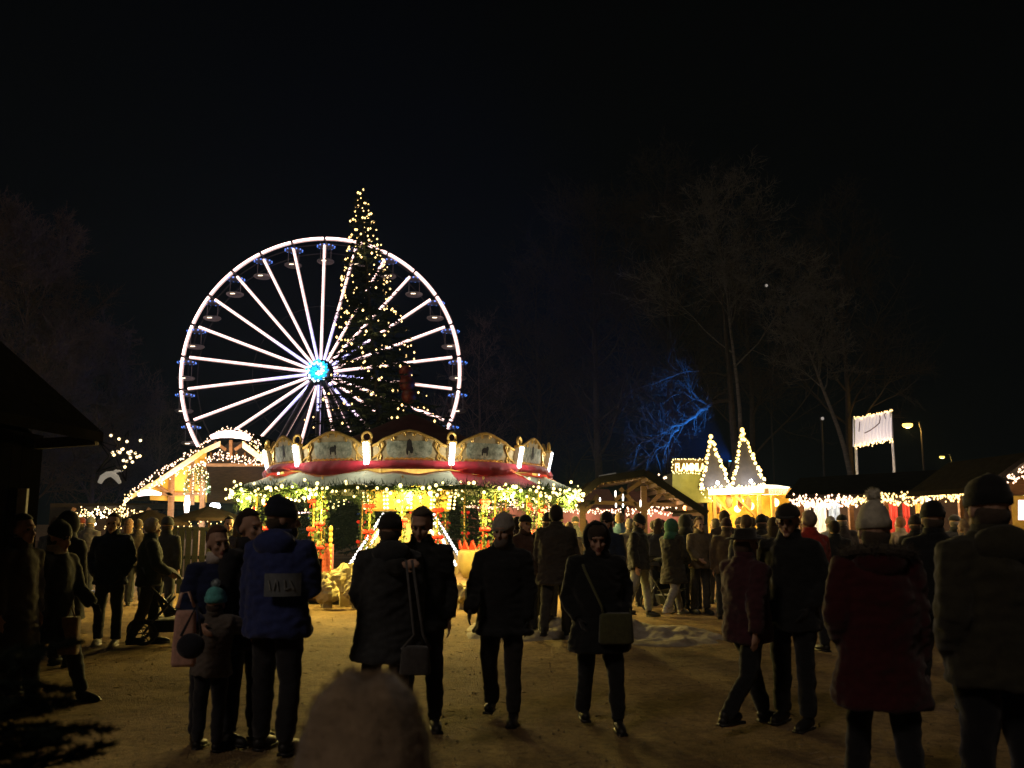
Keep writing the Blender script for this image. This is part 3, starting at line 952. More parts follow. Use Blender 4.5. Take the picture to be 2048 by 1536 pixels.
# weathered wooden barrier with closed parasols before the chalet
DF = 21.0
wf = empty('wooden_barrier', pp(410, 1040, DF) - V((0, 0, 1.65)), 'grey slatted wooden barrier in front of the golden chalet', 'fence')
GREYW = mat('weathered_wood', (.014, .013, .012), 1, .3, 6, .5, stretch=(1, 1, 8), spec=0)
m_ = MB()
x0, x1 = pp(325, 1040, DF).x, pp(520, 1040, DF).x
for z in (.25, .8, 1.45): m_.bar((x0, DF, z), (x1, DF, z), .05, .08)
m_.build('rail', GREYW, wf)
m_ = MB()
for i in range(15): m_.bar((x0 + (x1 - x0) * i / 14, DF - .05, 0), (x0 + (x1 - x0) * i / 14, DF - .05, 1.42 + .02 * (i % 3)), .12, .03, up=(0, 1, 0))
m_.build('slat_panel', GREYW, wf)
for i, (px, top, D, lab) in enumerate(((300, 1020, 22.5, 'small brown parasol with little lights, standing left of the slatted barrier'), (420, 1012, 23.5, 'brown parasol standing under the blue-white spotlight'))):
    c = pp(px, top, D)
    um = empty('parasol', (c.x, D, 0), lab, 'parasol', 'parasols by the golden chalet')
    m_ = MB(); m_.tube([(c.x, D, 0), (c.x, D, c.z)], .03, 8); m_.build('pole', WOODM, um)
    m_ = MB(); m_.loft([(c.z - .38, c.x, D, 1.0, 1.0), (c.z - .30, c.x, D, .95, .95), (c.z, c.x, D, .05, .05)], 8); m_.build('canopy', mat('brown_canvas', (.02, .013, .010), 1, .3, 5, .3, spec=0), um)
    m_ = MB()
    for j in range(26): a = j * .2417; m_.bulb((c.x + math.cos(a), D + math.sin(a), c.z - .4 - .05 * (j % 2)), .016)
    m_.build('light_string', B_WARM, um)

# ------------------------------------------------------------------ open timber pavilion
DP = 24.0
pv = empty('timber_pavilion', pp(1285, 1040, DP) - V((0, 0, 1.65)), 'open timber pavilion with dark low hipped roof and hanging icicle lights', 'pavilion')
def P_(px, py, d=0): return pp(px, py, DP + d)
m_ = MB()
WOODP = mat('pavilion_beam', (.05, .028, .016), .85, .35, 6, .5, stretch=(1, 1, 8))
fl_, fk, fp, fr_ = P_(1146, 1006, -1.4), P_(1199, 962, -1.4), P_(1290, 948, -1.4), P_(1414, 1030, -1.4)
for A, B in ((fl_, fk), (fk, fp), (fp, fr_)):
    m_.prism([A, B, B + V((0, 0, .10)), A + V((0, 0, .10))], (0, 4.2, 0))
m_.build('roof', mat('old_shingle', (.045, .032, .022), .95, .4, 4, .8, spec=0), pv)
m_ = MB()
for i in range(7):
    t = (i + .5) / 7
    for A, B in ((fl_, fk), (fk, fp), (fp, fr_)):
        q = lerp(A, B, t); m_.bar(q + V((0, -.03, -.05)), q + V((0, 4.1, -.05)), .07, .09)
m_.build('rafter', WOODP, pv)
for A, B in ((fl_, fk), (fk, fp), (fp, fr_)):
    m_ = MB(); m_.bar(A + V((0, -.04, .03)), B + V((0, -.04, .03)), .05, .17); m_.build('bargeboard', BLACKW, pv)
for pts in (((1199, 957), (1233, 951)), ((1243, 954), (1292, 945))):
    m_ = MB(); A, B = P_(*pts[0], -1.3), P_(*pts[1], -1.3)
    m_.prism([A, B, B + V((0, .15, .055)), A + V((0, .15, .055))], (0, 0, .03)); m_.build('snow_patch', mat('old_snow', (.4, .4, .42), .8, .2, 9, .4), pv)
for px in (1165, 1287, 1400):
    m_ = MB(); A = P_(px, 972 if px == 1287 else 1008); m_.bar((A.x, DP, 0), A, .15, .15, up=(0, 1, 0))
    m_.build('post', WOODP, pv)
m_ = MB()
for a, b in (((1240, 976), (1282, 1022)), ((1332, 976), (1292, 1018)), ((1165, 1004), (1400, 1012)), ((1195, 990), (1169, 1025)), ((1375, 1000), (1396, 1025)), ((1287, 960), (1230, 1000)), ((1287, 960), (1350, 1002))):
    m_.bar(P_(*a, -.02), P_(*b, -.02), .10, .12, up=(0, 1, 0))
m_.build('brace', WOODP, pv)
m_ = MB()
for px, y0, y1 in ((1231, 981, 994), (1246, 988, 1002), (1281, 1000, 1014), (1232, 1006, 1015), (1246, 1007, 1015), (1200, 995, 1003), (1344, 985, 993), (1362, 1000, 1006)):
    m_.tube([P_(px, y0, -.4), P_(px, (y0 + y1) / 2, -.4), P_(px, y1, -.4)], [.012, .024, .012], 6)
m_.build('icicle_light', glow('icicle', (1, .9, .85), 3), pv)
m_ = MB(); bulbs(m_, [P_(1320, 951, -.2), P_(1333, 957, -.2)], .07, .03, .03); bulbs(m_, [P_(1290, 1016, .5), P_(1350, 1013, .5)], .08, .04, .05)
m_.build('light_string', B_ROSE, pv)
m_ = MB(); m_.ell(P_(1371, 1016, -.5), .07, 8, 6); m_.build('lantern', glow('red_lantern', (1, .22, .06), 4), pv)
lamp('pavilion_glow', P_(1262, 1000, .3), 16, (1, .68, .4), .05, pv)
lamp('pavilion_glow', P_(1340, 1010, -.6), 14, (1, .6, .3), .05, pv)

# ------------------------------------------------------------------ grilled-salmon booth with two lit pyramids
DO = 25.0
bo = empty('salmon_booth', pp(1480, 1040, DO) - V((0, 0, 1.65)), 'glowing yellow booth with two bulb-edged pyramids and a lit name sign', 'market stall')
def O_(px, py, d=0): return pp(px, py, DO + d)
def tower(apex, l, r, d, lab):
    A = O_(*apex, d); L, Rr = O_(*l, d - .35), O_(*r, d - .35)
    w = (Rr - L).length
    L2, R2 = L + V((0, w, 0)), Rr + V((0, w, 0))
    A = A + V((0, w / 2 - .2, 0))
    m_ = MB()
    m_.add([L, Rr, R2, L2, A], [(0, 1, 4), (1, 2, 4), (2, 3, 4), (3, 0, 4)])
    tw = m_.build('pyramid', mat('zinc_sheet', (.055, .05, .05), .6, .25, 4, .1, metal=.0), bo)
    m_ = MB()
    for q in (L, Rr, R2, L2): m_.bar(q, A, .05, .05)
    m_.bar(L, Rr, .05, .05)
    m_.build('frame', DARKST, tw)
    m_ = MB()
    for q in (L, Rr):
        for p in along([q, A], .125): m_.ell(p + V((rnd.uniform(-.03, .03), -.06, rnd.uniform(-.03, .03))), rnd.uniform(.036, .056), 7, 5)
        for p in along([q, A], .11): m_.bulb(p + V((rnd.uniform(-.06, .06), -.05, rnd.uniform(-.04, .04))), .018)
    m_.ell(A + V((0, -.05, .03)), .06, 7, 5)
    bulbs(m_, [L + V((0, -.05, 0)), Rr + V((0, -.05, 0))], .09, .03, .03)
    m_.build('light_string', glow('bulb_gold', (1, .62, .14), 3.2), tw)
    c = lerp(L, Rr, .5) + V((0, -.30, .10))
    m_ = MB(); m_.ell(c, .055, 8, 6); m_.build('spot_bulb', B_WHITE, tw)
    lamp('pyramid_glow', c + V((0, 0, .1)), 14, (.9, .92, 1), .05, bo)
tower((1424, 874), (1402, 977), (1459, 972), -.1, '')
tower((1488, 860), (1464, 974), (1529, 968), .25, '')
m_ = MB(); m_.prism([O_(1345, 946), O_(1425, 946), O_(1425, 1005), O_(1345, 1005)], (0, 1.6, 0)); m_.build('wall', mat('olive_wall', (.22, .24, .08), .7, .25, 4, .2), bo)
m_ = MB(); m_.prism([O_(1344, 918, -.08), O_(1425, 918, -.08), O_(1425, 945, -.08), O_(1344, 945, -.08)], (0, .12, 0)); sg = m_.build('name_sign', mat('brown_sign', (.12, .08, .02), .6, .3, 6, .1), bo)
cu = bpy.data.curves.new('sign_lettering', 'FONT')
cu.body = 'FLAMMLACHS'
cu.size = .32; cu.extrude = .02; cu.offset = .008; cu.space_character = .95
lo = bpy.data.objects.new('sign_text', cu); C.objects.link(lo)
_me = bpy.data.meshes.new_from_object(lo.evaluated_get(bpy.context.evaluated_depsgraph_get()))
bpy.data.objects.remove(lo)
_me.materials.clear(); _me.materials.append(glow('letter_lit', (1, .68, .20), 3))
lo = bpy.data.objects.new('sign_lettering', _me); C.objects.link(lo)
lo.parent = sg
lo.rotation_euler = (math.pi / 2, 0, 0)
lo.location = O_(1350, 942, -.12) - V((0, 0, 0)) - bo.location
lo.scale = (.62, .95, 1)
m_ = MB(); bulbs(m_, [O_(1345, 945, -.16), O_(1345, 919, -.16), O_(1405, 919, -.16)], .06, .018, .02); bulbs(m_, [O_(1345, 946, -.16), O_(1400, 946, -.16)], .06, .018, .02); m_.build('light_string', B_PALE, sg)
m_ = MB()
m_.box((O_(1490, 0).x, DO + .6, O_(0, 985).z + .02), (2.5, 2.2, .16)); m_.build('roof', WOODY, bo)
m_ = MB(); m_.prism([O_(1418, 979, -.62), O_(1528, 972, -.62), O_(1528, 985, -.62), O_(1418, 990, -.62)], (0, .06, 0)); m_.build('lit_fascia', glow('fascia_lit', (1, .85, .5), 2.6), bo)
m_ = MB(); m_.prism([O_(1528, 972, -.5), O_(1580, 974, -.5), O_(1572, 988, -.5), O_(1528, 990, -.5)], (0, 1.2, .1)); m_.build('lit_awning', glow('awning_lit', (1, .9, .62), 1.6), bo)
m_ = MB(); m_.box((O_(1485, 0).x, DO + 1.6, 1.25), (2.4, .08, 2.3)); m_.build('back_wall', mat('yellow_boards', (.70, .45, .08), .7, .25, 5, .3), bo)
m_ = MB(); m_.box((O_(1485, 0).x, DO - .3, .5), (2.5, .5, 1.0)); m_.build('counter', WOODY, bo)
for px in (1428, 1518, 1545):
    m_ = MB(); A = O_(px, 990, -.5); m_.bar((A.x, A.y, 0), A, .09, .09, up=(0, 1, 0)); m_.build('post', WOODY, bo)
m_ = MB()
for a, b in (((1432, 995), (1462, 1030)), ((1470, 992), (1510, 1030))): m_.bar(O_(*a, -.45), O_(*b, -.45), .06, .07, up=(0, 1, 0))
m_.build('brace', WOODY, bo)
for px, py in ((1435, 1012), (1458, 1000), (1480, 1003), (1497, 1006)):
    m_ = MB(); c = O_(px, py, -.2)
    m_.ell(c, (.10, .03, .22), 8, 8, fn=lambda q, p: V((p.x * (1 - .5 * max(0, q.z)), p.y, p.z)))
    m_.build('wooden_fish', mat('fish_board', (.55, .22, .08), .6, .25, 9, .2), bo, smooth=True)
m_ = MB()
for px, py, r in ((1500, 1012, .12), (1550, 1005, .12), (1475, 1018, .1)): m_.ell(O_(px, py, .5), r, 8, 6)
m_.build('lamp_globe', glow('lamp_yellow', (1, .72, .2), 5), bo, smooth=True)
for px, w in ((1450, 70), (1500, 95), (1550, 70)): lamp('booth_lamp', O_(px, 1003, -.1), w, (1, .68, .2), .06, bo)
lamp('fascia_glow', O_(1480, 978, -1.2), 110, (1, .78, .4), .05, bo)
lamp('sign_glow', O_(1385, 955, -.5), 12, (1, .7, .25), .04, bo)
m_ = MB(); bulbs(m_, [O_(1402, 980, -.5), O_(1408, 990, -.5), O_(1425, 1000, -.5)], .05, .02, .05); m_.build('light_string', B_PALE, bo)

# ------------------------------------------------------------------ long stall row on the right
DR = 22.0
rs = empty('long_stall', pp(1760, 1040, DR) - V((0, 0, 1.65)), 'long dark-roofed stall with icicle lights and red cloth on the right', 'market stall')
def R_(px, py, d=0): return pp(px, py, DR + d)
m_ = MB()
m_.prism([R_(1572, 990, -.8), R_(1940, 984, -.8), R_(1965, 934, 1.6), R_(1600, 956, 1.6)], (0, .05, -.08)); 
m_.build('roof', ROOF, rs)
m_ = MB(); m_.box((R_(1770, 0).x, DR + 1.7, 1.15), (4.6, .08, 2.3)); m_.build('back_wall', WOOD, rs)
m_ = MB(); m_.box((R_(1760, 0).x, DR - .3, .5), (4.5, .5, 1.0)); m_.build('counter', WOOD, rs)
for px in (1600, 1700, 1770, 1845, 1920):
    m_ = MB(); A = R_(px, 990, -.6); m_.bar((A.x, A.y, 0), A, .1, .1, up=(0, 1, 0)); m_.build('post', WOODM, rs)
def curtain(d, pts, n, r, drop, step=.06):
    mm = MB()
    for _ in range(n): bulbs(mm, [R_(x, y, d) for x, y in pts], step, r, .06, drop)
    return mm
curtain(-.9, [(1584, 992), (1600, 990), (1640, 996), (1680, 990), (1705, 992)], 7, .024, .24).build('light_string', B_ROSE, rs)
curtain(-.9, [(1764, 988), (1820, 988), (1880, 982), (1928, 980)], 7, .024, .24).build('light_string', B_WARM, rs)
curtain(-.9, [(1705, 992), (1764, 988)], 6, .024, .24).build('light_string', B_WARM, rs)
curtain(-.4, [(1610, 1003), (1705, 1003)], 3, .026, .12).build('light_string', B_ROSE, rs)
for px, w, c, nm in ((1785, 22, REDP, 'red_cloth'), (1812, 16, REDP, 'red_cloth'), (1640, 26, SNOW, 'white_cloth'), (1668, 24, mat('blue_cloth', (.3, .4, .55), .8, .2, 5, .3), 'blue_cloth'), (1840, 20, WOODY, 'tan_cloth'), (1615, 14, SNOW, 'white_cloth')):
    def cl(u, v, px=px, w=w): 
        p = R_(px + w * (u - .5), 1006, .9); p.z -= v * .75; p.y += .04 * math.sin(u * 14); return p
    m_ = MB(); m_.grid(cl, 14, 4); m_.build(nm, c, rs, smooth=True)
m_ = MB(); m_.ell(R_(1858, 1003, -.3), .07, 8, 6); m_.build('lamp_globe', B_WHITE, rs)
for px in (1610, 1660, 1720, 1790, 1850, 1905): lamp('stall_lamp', R_(px, 1000, -.1), 38, (1, .74, .5), .05, rs)
# shopfront at the right edge
DG = 16.0
rc = empty('market_chalet', pp(2050, 1040, DG) - V((0, 0, 1.65)), 'brown gabled chalet with light-hung roof edge at the right frame edge', 'market stall')
def G_(px, py, d=0): return pp(px, py, DG + d)
m_ = MB(); A, B, E = G_(1965, 985), G_(2060, 915), G_(2150, 985)
m_.prism([A, B, E, E + V((0, 0, .1)), B + V((0, 0, .1)), A + V((0, 0, .1))], (0, 3, 0)); m_.build('roof', ROOF, rc)
m_ = MB(); m_.prism([G_(1990, 990, .3), G_(2060, 935, .3), G_(2130, 990, .3)], (0, .06, 0)); m_.build('gable_wall', WOODM, rc)
for px in (2008, 2110):
    m_ = MB(); q = G_(px, 985, .1); m_.bar((q.x, q.y, 0), q, .14, .14, up=(0, 1, 0)); m_.build('post', WOODM, rc)
m_ = MB(); m_.box((G_(2060, 0).x, DG + .5, .5), (1.1, .5, 1.0)); m_.build('counter', WOODM, rc)
m_ = MB(); m_.box((G_(2060, 0).x, DG + 2.2, 1.2), (1.6, .08, 2.4)); m_.build('back_wall', mat('yellow_boards', ()), rc)
m_ = MB()
for _ in range(5): bulbs(m_, [G_(1968, 985, -.08), G_(2000, 962, -.08), G_(2060, 922, -.08)], .06, .017, .05, .22)
m_.build('light_string', B_ROSE, rc)
m_ = MB()
for _ in range(3): bulbs(m_, [G_(1985, 1000, -.0), G_(1985, 1010, 0), G_(2003, 1012, 0)], .05, .016, .04, .12)
m_.build('light_string', B_WARM, rc)
m_ = MB(); m_.prism([G_(2040, 1000, .4), G_(2060, 1000, .4), G_(2060, 1040, .4), G_(2040, 1040, .4)], (0, .06, 0)); m_.build('lit_window', glow('rose_window', (1, .66, .62), 2), rc)
lamp('stall_lamp', G_(2030, 985, .6), 45, (1, .72, .42), .05, rc)
lamp('roof_glow', G_(1990, 975, -.4), 14, (1, .72, .42), .05, rc)

# raised board on two posts
DQ = 25.5
bd = empty('raised_board', pp(1746, 1040, DQ) - V((0, 0, 1.65)), 'pale cloth board edged with lights on two tall posts above roofs', 'sign board')
c00, c10, c11, c01 = pp(1710, 893, DQ), pp(1784, 877, DQ - .35), pp(1783, 821, DQ - .35), pp(1710, 837, DQ)
def bf(u, v):
    p = lerp(lerp(c00, c10, u), lerp(c01, c11, u), v)
    return p + V((0, -.012 * math.sin(u * 70 + 2 * math.sin(v * 4)) * (.4 + v), 0))
m_ = MB(); m_.grid(bf, 120, 8); m_.prism([q + V((0, .1, 0)) for q in (c00, c10, c11, c01)], (0, .06, 0))
bm = bpy.data.materials.new('backlit_cloth'); bm.use_nodes = True
t_ = bm.node_tree; bs = t_.nodes['Principled BSDF']
bs.inputs['Base Color'].default_value = (.6, .57, .6, 1)
bs.inputs['Emission Color'].default_value = (.66, .58, .60, 1); bs.inputs['Emission Strength'].default_value = .42
bm.cycles.emission_sampling = 'NONE'
m_.build('cloth_panel', bm, bd, smooth=True)
m_ = MB()
for pts in (((.25, .40), (.40, .45), (.55, .55), (.68, .66)), ((.66, .66), (.69, .80), (.66, .92)), ((.82, .75), (.80, .9), (.84, .97)), ((.1, .5), (.12, .85))):
    m_.tube([bf(u, v) + V((0, -.02, 0)) for u, v in pts], .012, 4)
m_.build('painted_stroke', mat('brown_stroke', (.12, .05, .04), .8, .2, 6, 0), bd)
for a, b in ((c00, c01), (c10, c11)):
    m_ = MB(); m_.tube([(a.x, a.y + .04, 0), b + V((0, .04, .05))], .04, 8); m_.build('post', mat('galvanised', (.45, .45, .45), .5, .15, 6, .1, metal=.3), bd)
m_ = MB()
for _ in range(2): bulbs(m_, [c01 + V((0, -.05, .02)), c11 + V((0, -.05, .02))], .05, .020, .03, .05)
for _ in range(3): bulbs(m_, [c00 + V((0, -.05, .04)), c10 + V((0, -.05, .02))], .05, .020, .03, .10)
s0, s1 = c11 + V((.13, .5, -.1)), c10 + V((.13, .5, .05))
for _ in range(2): bulbs(m_, [s0, s1], .06, .020, .03)
m_.build('light_string', B_WARM, bd)
m_ = MB(); m_.prism([c10 + V((.02, .05, 0)), s1 + V((0, 0, -.03)), s0 + V((0, 0, .05)), c11 + V((.02, .05, 0))], (0.03, 0, 0)); m_.build('side_panel', DARKST, bd)
lamp('board_glow', lerp(c00, c10, .5) + V((0, -.5, -.1)), 7, (1, .8, .75), .04, bd)

# far pink-lit stalls seen between the heads
for i, (px, py, D, w, lab) in enumerate(((1085, 1015, 44, 3.4, 'far rose-lit stall seen just right of the carousel garland'), (1165, 1018, 40, 3.2, 'far rose-lit stall seen left of the timber pavilion'), (1325, 1018, 33, 2.8, 'far rose-lit stall seen through the timber pavilion'), (1000, 1008, 42, 3.4, 'far rose-lit stall glimpsed through the carousel poles'))):
    c = pp(px, py, D)
    fs = empty('market_stall', (c.x, D, 0), lab, 'market stall', 'market stalls')
    m_ = MB(); m_.prism([(c.x - w / 2, D - .6, c.z), (c.x + w / 2, D - .6, c.z), (c.x + w / 2 - .3, D + 1.2, c.z + .9), (c.x - w / 2 + .3, D + 1.2, c.z + .9)], (0, .05, -.08)); m_.build('roof', mat('stall_canvas', (.25, .10, .08), .8, .2, 4, .2), fs)
    m_ = MB(); m_.box((c.x, D + 1, c.z / 2), (w - .3, .08, c.z)); m_.build('back_wall', mat('rose_boards', (.22, .10, .075), .8, .2, 4, .2), fs)
    m_ = MB(); m_.box((c.x, D - .2, .5), (w - .2, .5, 1.0)); m_.build('counter', WOODM, fs)
    for sx in (-1, 1):
        m_ = MB(); m_.bar((c.x + sx * (w / 2 - .1), D - .5, 0), (c.x + sx * (w / 2 - .1), D - .5, c.z), .1, .1, up=(0, 1, 0)); m_.build('post', WOODM, fs)
    m_ = MB()
    for _ in range(3): bulbs(m_, [(c.x - w / 2, D - .65, c.z), (c.x + w / 2, D - .65, c.z)], .10, .032, .05, .2)
    m_.build('light_string', B_WARM if i == 0 else B_ROSE, fs)
    lamp('stall_lamp', (c.x, D, c.z - .15), 75, (1, .66, .45), .06, fs)
DX = 39.0
cx_ = pp(1085, 988, DX)
cone = empty('light_cone', (cx_.x, DX, 0), 'small triangular tree of amber lights right of the carousel', 'light tree')
m_ = MB(); m_.tube([(cx_.x, DX, 0), (cx_.x, DX, cx_.z)], .04, 6); m_.build('mast', DARKST, cone)
m_ = MB()
for a in range(10):
    q = V((cx_.x + .55 * math.cos(a * .628), DX + .55 * math.sin(a * .628), pp(1085, 1032, DX).z))
    bulbs(m_, [q, cx_], .08, .032, .03)
m_.build('light_string', B_WARM, cone)
# street lamps and far floodlights
for px, py, D, r, col, st, lab, wv in ((1815, 850, 60, .30, (1, .55, .10), 3.2, 'larger orange street lamp right of the raised board', 200), (1884, 914, 85, .22, (1, .68, .12), 1.6, 'small yellow street lamp far off at the right', 60)):
    c = pp(px, py, D)
    sl = empty('street_lamp', (c.x + .9, D, 0), lab, 'street lamp', 'street lamps in the distance')
    m_ = MB(); m_.tube([(c.x + .9, D, 0), (c.x + .9, D, c.z - .3), (c.x + .75, D, c.z + .25), (c.x + .3, D, c.z + .3)], [.10, .06, .05, .05], 8); m_.build('post', DARKST, sl)
    m_ = MB(); m_.ell(c + V((0, 0, .16)), (r * 1.3, r * .8, .14), 12, 6); m_.build('hood', DARKST, sl, smooth=True)
    m_ = MB(); m_.ell(c, (r * 1.2, r * .8, r * .7), 12, 8); m_.build('lamp_head', glow('lamp_orange%d' % D, col, st), sl, smooth=True)
    lamp('street_glow', c + V((0, 0, -.3)), wv, col, .05, sl)
for px, py, D, r, lab in ((1533, 571, 58, .10, 'tiny white light high on the leaning tree'), (1645, 837, 46, .085, 'small white light on a pole beside the leaning trunk')):
    c = pp(px, py, D)
    w_ = empty('work_light', c, lab, 'lamp', 'small white lamps among the trees')
    m_ = MB(); m_.box(c + V((0, .12, 0)), (r * 2.2, .1, r * 2.2)); m_.tube([c + V((0, .2, 0)), (c.x, D + .2, 0)], .05, 6); m_.build('bracket', DARKST, w_)
    m_ = MB(); m_.ell(c, (r, .08, r), 10, 6); m_.build('lens', glow('lens_pale', (1, .9, .8), .22), w_, smooth=True)

# ------------------------------------------------------------------ people
BAKE = []                                   # (object, voxel, smooth, wrinkle, quilt, marks)
def skin_mat(): return mat('skin', (.50, .30, .21), .55, .08, 30, .05)
LIP = mat('lip', (.30, .11, .09), .5, .1, 30, 0)
EYE = mat('eye_dark', (.03, .025, .02), .25, .1, 30, 0, spec=.6)
def cloth(col, k='cloth'):
    return mat('%s_%d_%d_%d' % (k, col[0] * 999, col[1] * 999, col[2] * 999), col, .85, .25, 22, .35, sheen=.25, spec=.15)
ARMS = {'down': ((.16, 0, -1), (.02, .18, -1)), 'pocket': ((.28, -.22, -1), (-.30, .55, -.75)), 'hold': ((.16, .12, -1), (-.45, 1, .25)),
        'fwd': ((.2, .35, -1), (.02, .7, -.75)), 'back': ((.2, -.4, -1), (.05, -.12, -1)), 'hug': ((.45, .75, -.35), (-.55, .8, .15)),
        'phone': ((.2, .35, -1), (-.3, .8, .9)), 'carry': ((.14, .02, -1), (.05, .08, -1)), 'low': ((.2, .25, -1), (-.35, .7, -.5))}
LEGS = {'stand': ((.03, .04), (-.03, .02)), 'walk': ((.36, .08), (-.30, .40)), 'walk2': ((-.28, .38), (.34, .08)), 'step': ((.20, .10), (-.16, .22)), 'wide': ((.06, .04), (-.06, .04))}
def hand(mb, w, d, side, curl=.5):
    d = d.normalized()
    n = V((-side, 0, 0)); n = (n - d * n.dot(d)).normalized()      # palm faces the body
    s = d.cross(n)
    if s.y > 0: s = -s                                             # thumb side: forwards
    mb.tube([w - d * .03, w + d * .02, w + d * .06, w + d * .085], [.024, .030, .036, .030], 8, flat=.55, ref=s)
    for i in range(4):
        b = w + d * (.085 - .006 * abs(i - 1.2)) + s * (.030 - .0195 * i)
        L = (.068, .078, .072, .055)[i]
        p1 = b + (d + n * curl * .35) .normalized() * L * .45
        p2 = p1 + (d + n * curl * 1.0).normalized() * L * .3
        p3 = p2 + (d * .8 + n * curl * 1.7).normalized() * L * .28
        mb.tube([b - d * .02, b, p1, p2, p3], [.0095, .0095, .009, .008, .0065], 6)
    b = w + d * .03 + s * .030
    p1 = b + (d * .6 + s * .75 + n * .25).normalized() * .04
    mb.tube([b - s * .012, b, p1, p1 + (d + n * .4).normalized() * .03], [.012, .012, .010, .007], 6)
def person(px, fy, H, yaw, label, D=None, legs='stand', arms=('down', 'down'), turn=0, nod=0, coat=None, pants=(.02, .02, .025), shoes=(.02, .018, .016),
           hat=None, glove=None, fine=False, scarf=None, beard=None, child=False, group='people at the market', boots=False, skin=True, sit=0):
    g = gp(px, fy) if D is None else V(((px - CX) / F * D / (cp) * 1.0, D, 0))
    if D is not None: g.x = (px - CX) / F * D * cp
    if glove is None and 'pocket' in arms: glove = (.02, .018, .018)
    S = H / 1.75
    fwd = V((0, -1, 0))
    b = MB()
    # skeleton
    hips = [V((sx * .092, 0, .92)) for sx in (1, -1)]
    LG = []
    for sx, hp, (a, bend) in zip((1, -1), hips, LEGS[legs]):
        k = hp + V((sx * .025, -math.sin(a) * .43, -math.cos(a) * .43))
        q = a - bend
        an = k + V((sx * .01, -math.sin(q) * .42, -math.cos(q) * .42))
        LG.append([hp, k, an, q])
    dz = .075 - min(l[2].z for l in LG)
    for l in LG:
        for j in range(3): l[j] = l[j] + V((0, 0, dz))
    up = V((0, 0, dz))
    hs = 1.25 if child else 1.10
    AR, hands = [], []
    for sx, nm in zip((1, -1), arms):
        u, f_ = ARMS[nm]
        sh = V((sx * .183, .005, 1.405)) + up
        el = sh + V((sx * u[0], -u[1], u[2])).normalized() * .29
        fd = V((sx * f_[0], -f_[1], f_[2])).normalized()
        wr = el + fd * .255
        AR.append((sh, el, wr, fd)); hands.append(wr + fd * .08)
    HM = Matrix.Rotation(R(turn), 3, 'Z') @ Matrix.Rotation(R(nod), 3, 'X')
    hc = V((0, -.022, 1.625)) + up
    if child: hc.z -= .03
    def h(x, y, z): return hc + HM @ (V((x, y, z)) * hs)
    # body: one continuous skin
    b.loft([(z + dz, 0, yy, rx, ry) for z, yy, rx, ry in ((.86, 0, .06, .06), (.90, 0, .150, .105), (.98, 0, .160, .115), (1.10, 0, .140, .105), (1.28, 0, .160, .115), (1.40, .005, .165, .10), (1.45, .005, .11, .08), (1.49, 0, .06, .06))], 14)
    b.tube([V((0, .005, 1.43)) + up, V((0, -.008, 1.52)) + up, h(0, .012, -.03)], [.062, .055, .055], 10)
    for sh, el, wr, fd in AR:
        b.tube([sh - V((math.copysign(.06, sh.x), 0, 0)), sh, lerp(sh, el, .5), el, lerp(el, wr, .4), wr], [.05, .052, .045, .038, .038, .026], 8)
    for sx, (sh, el, wr, fd) in zip((1, -1), AR): hand(b, wr, fd, sx)
    for hp, k, an, q in LG:
        b.tube([hp + V((0, 0, .03)), lerp(hp, k, .4), k, lerp(k, an, .3), lerp(k, an, .7), an], [.085, .078, .055, .055, .045, .036], 9)
        b.tube([an + V((0, .02, -.03)), an + V((0, -.06, -.045)), an + V((0, -.14, -.055))], [.035, .036, .02], 8)
    s1 = hs
    b.ell(h(0, .014, .035), (.077 * s1, .096 * s1, .098 * s1), 14, 10, M=HM)
    b.ell(h(0, -.03, -.045), (.057 * s1, .066 * s1, .066 * s1), 12, 9, M=HM)
    b.ell(h(0, -.082, -.092), (.026 * s1, .022 * s1, .022 * s1), 8, 6, M=HM)
    b.tube([h(0, -.083, .028), h(0, -.105, -.008), h(0, -.118, -.03), h(0, -.09, -.042)], [.009 * s1, .011 * s1, .016 * s1, .012 * s1], 7)
    b.tube([h(-.05, -.072, .030), h(-.02, -.091, .036), h(.02, -.091, .036), h(.05, -.072, .030)], [.010 * s1, .013 * s1, .013 * s1, .010 * s1], 6)
    for sx in (-1, 1):
        b.ell(h(sx * .040, -.066, -.022), (.024 * s1, .026 * s1, .022 * s1), 8, 6, M=HM)
        b.ell(h(sx * .078, .012, -.002), (.012 * s1, .024 * s1, .033 * s1), 8, 6, M=HM)
    b.tube([h(-.024, -.088, -.064), h(0, -.099, -.061), h(.024, -.088, -.064)], [.006 * s1, .010 * s1, .006 * s1], 6)
    sk = skin_mat()
    body = b.build('person', [sk, LIP, cloth(glove, 'glove') if glove else sk])
    tag(body, label, 'person', group)
    body.location = (g.x, g.y, gz(g.x, g.y) + sit)
    body.rotation_euler = (R(rnd.uniform(-2.2, 1.2)), R(rnd.uniform(-1.6, 1.6)), R(yaw))
    body.scale = (S, S, S)
    BAKE.append((body, .0085 if fine else .013, 4, 0, 0, [(h(0, -.095, -.062), .02 * s1, 1)] + ([(q, .13, 2) for q in hands] if glove else [])))
    e = MB()
    for sx in (-1, 1): e.ell(h(sx * .032, -.078, .010), .0125 * s1, 8, 6, M=HM)
    e.build('eyes', EYE, body, smooth=True, local=True)
    # trousers
    t = MB()
    t.loft([(.84 + dz, 0, .0, .10, .08), (.88 + dz, 0, 0, .168, .125), (1.0 + dz, 0, 0, .172, .13), (1.08 + dz, 0, 0, .15, .12)], 14)
    for hp, k, an, q in LG:
        t.tube([hp + V((0, 0, .04)), lerp(hp, k, .45), k, lerp(k, an, .45), lerp(k, an, .85), lerp(k, an, .97)], [.105, .098, .080, .074, .070, .066], 12)
    o = t.build('trousers', cloth(pants, 'trousers'), body, local=True)
    BAKE.append((o, .017, 4, .016, 0, []))
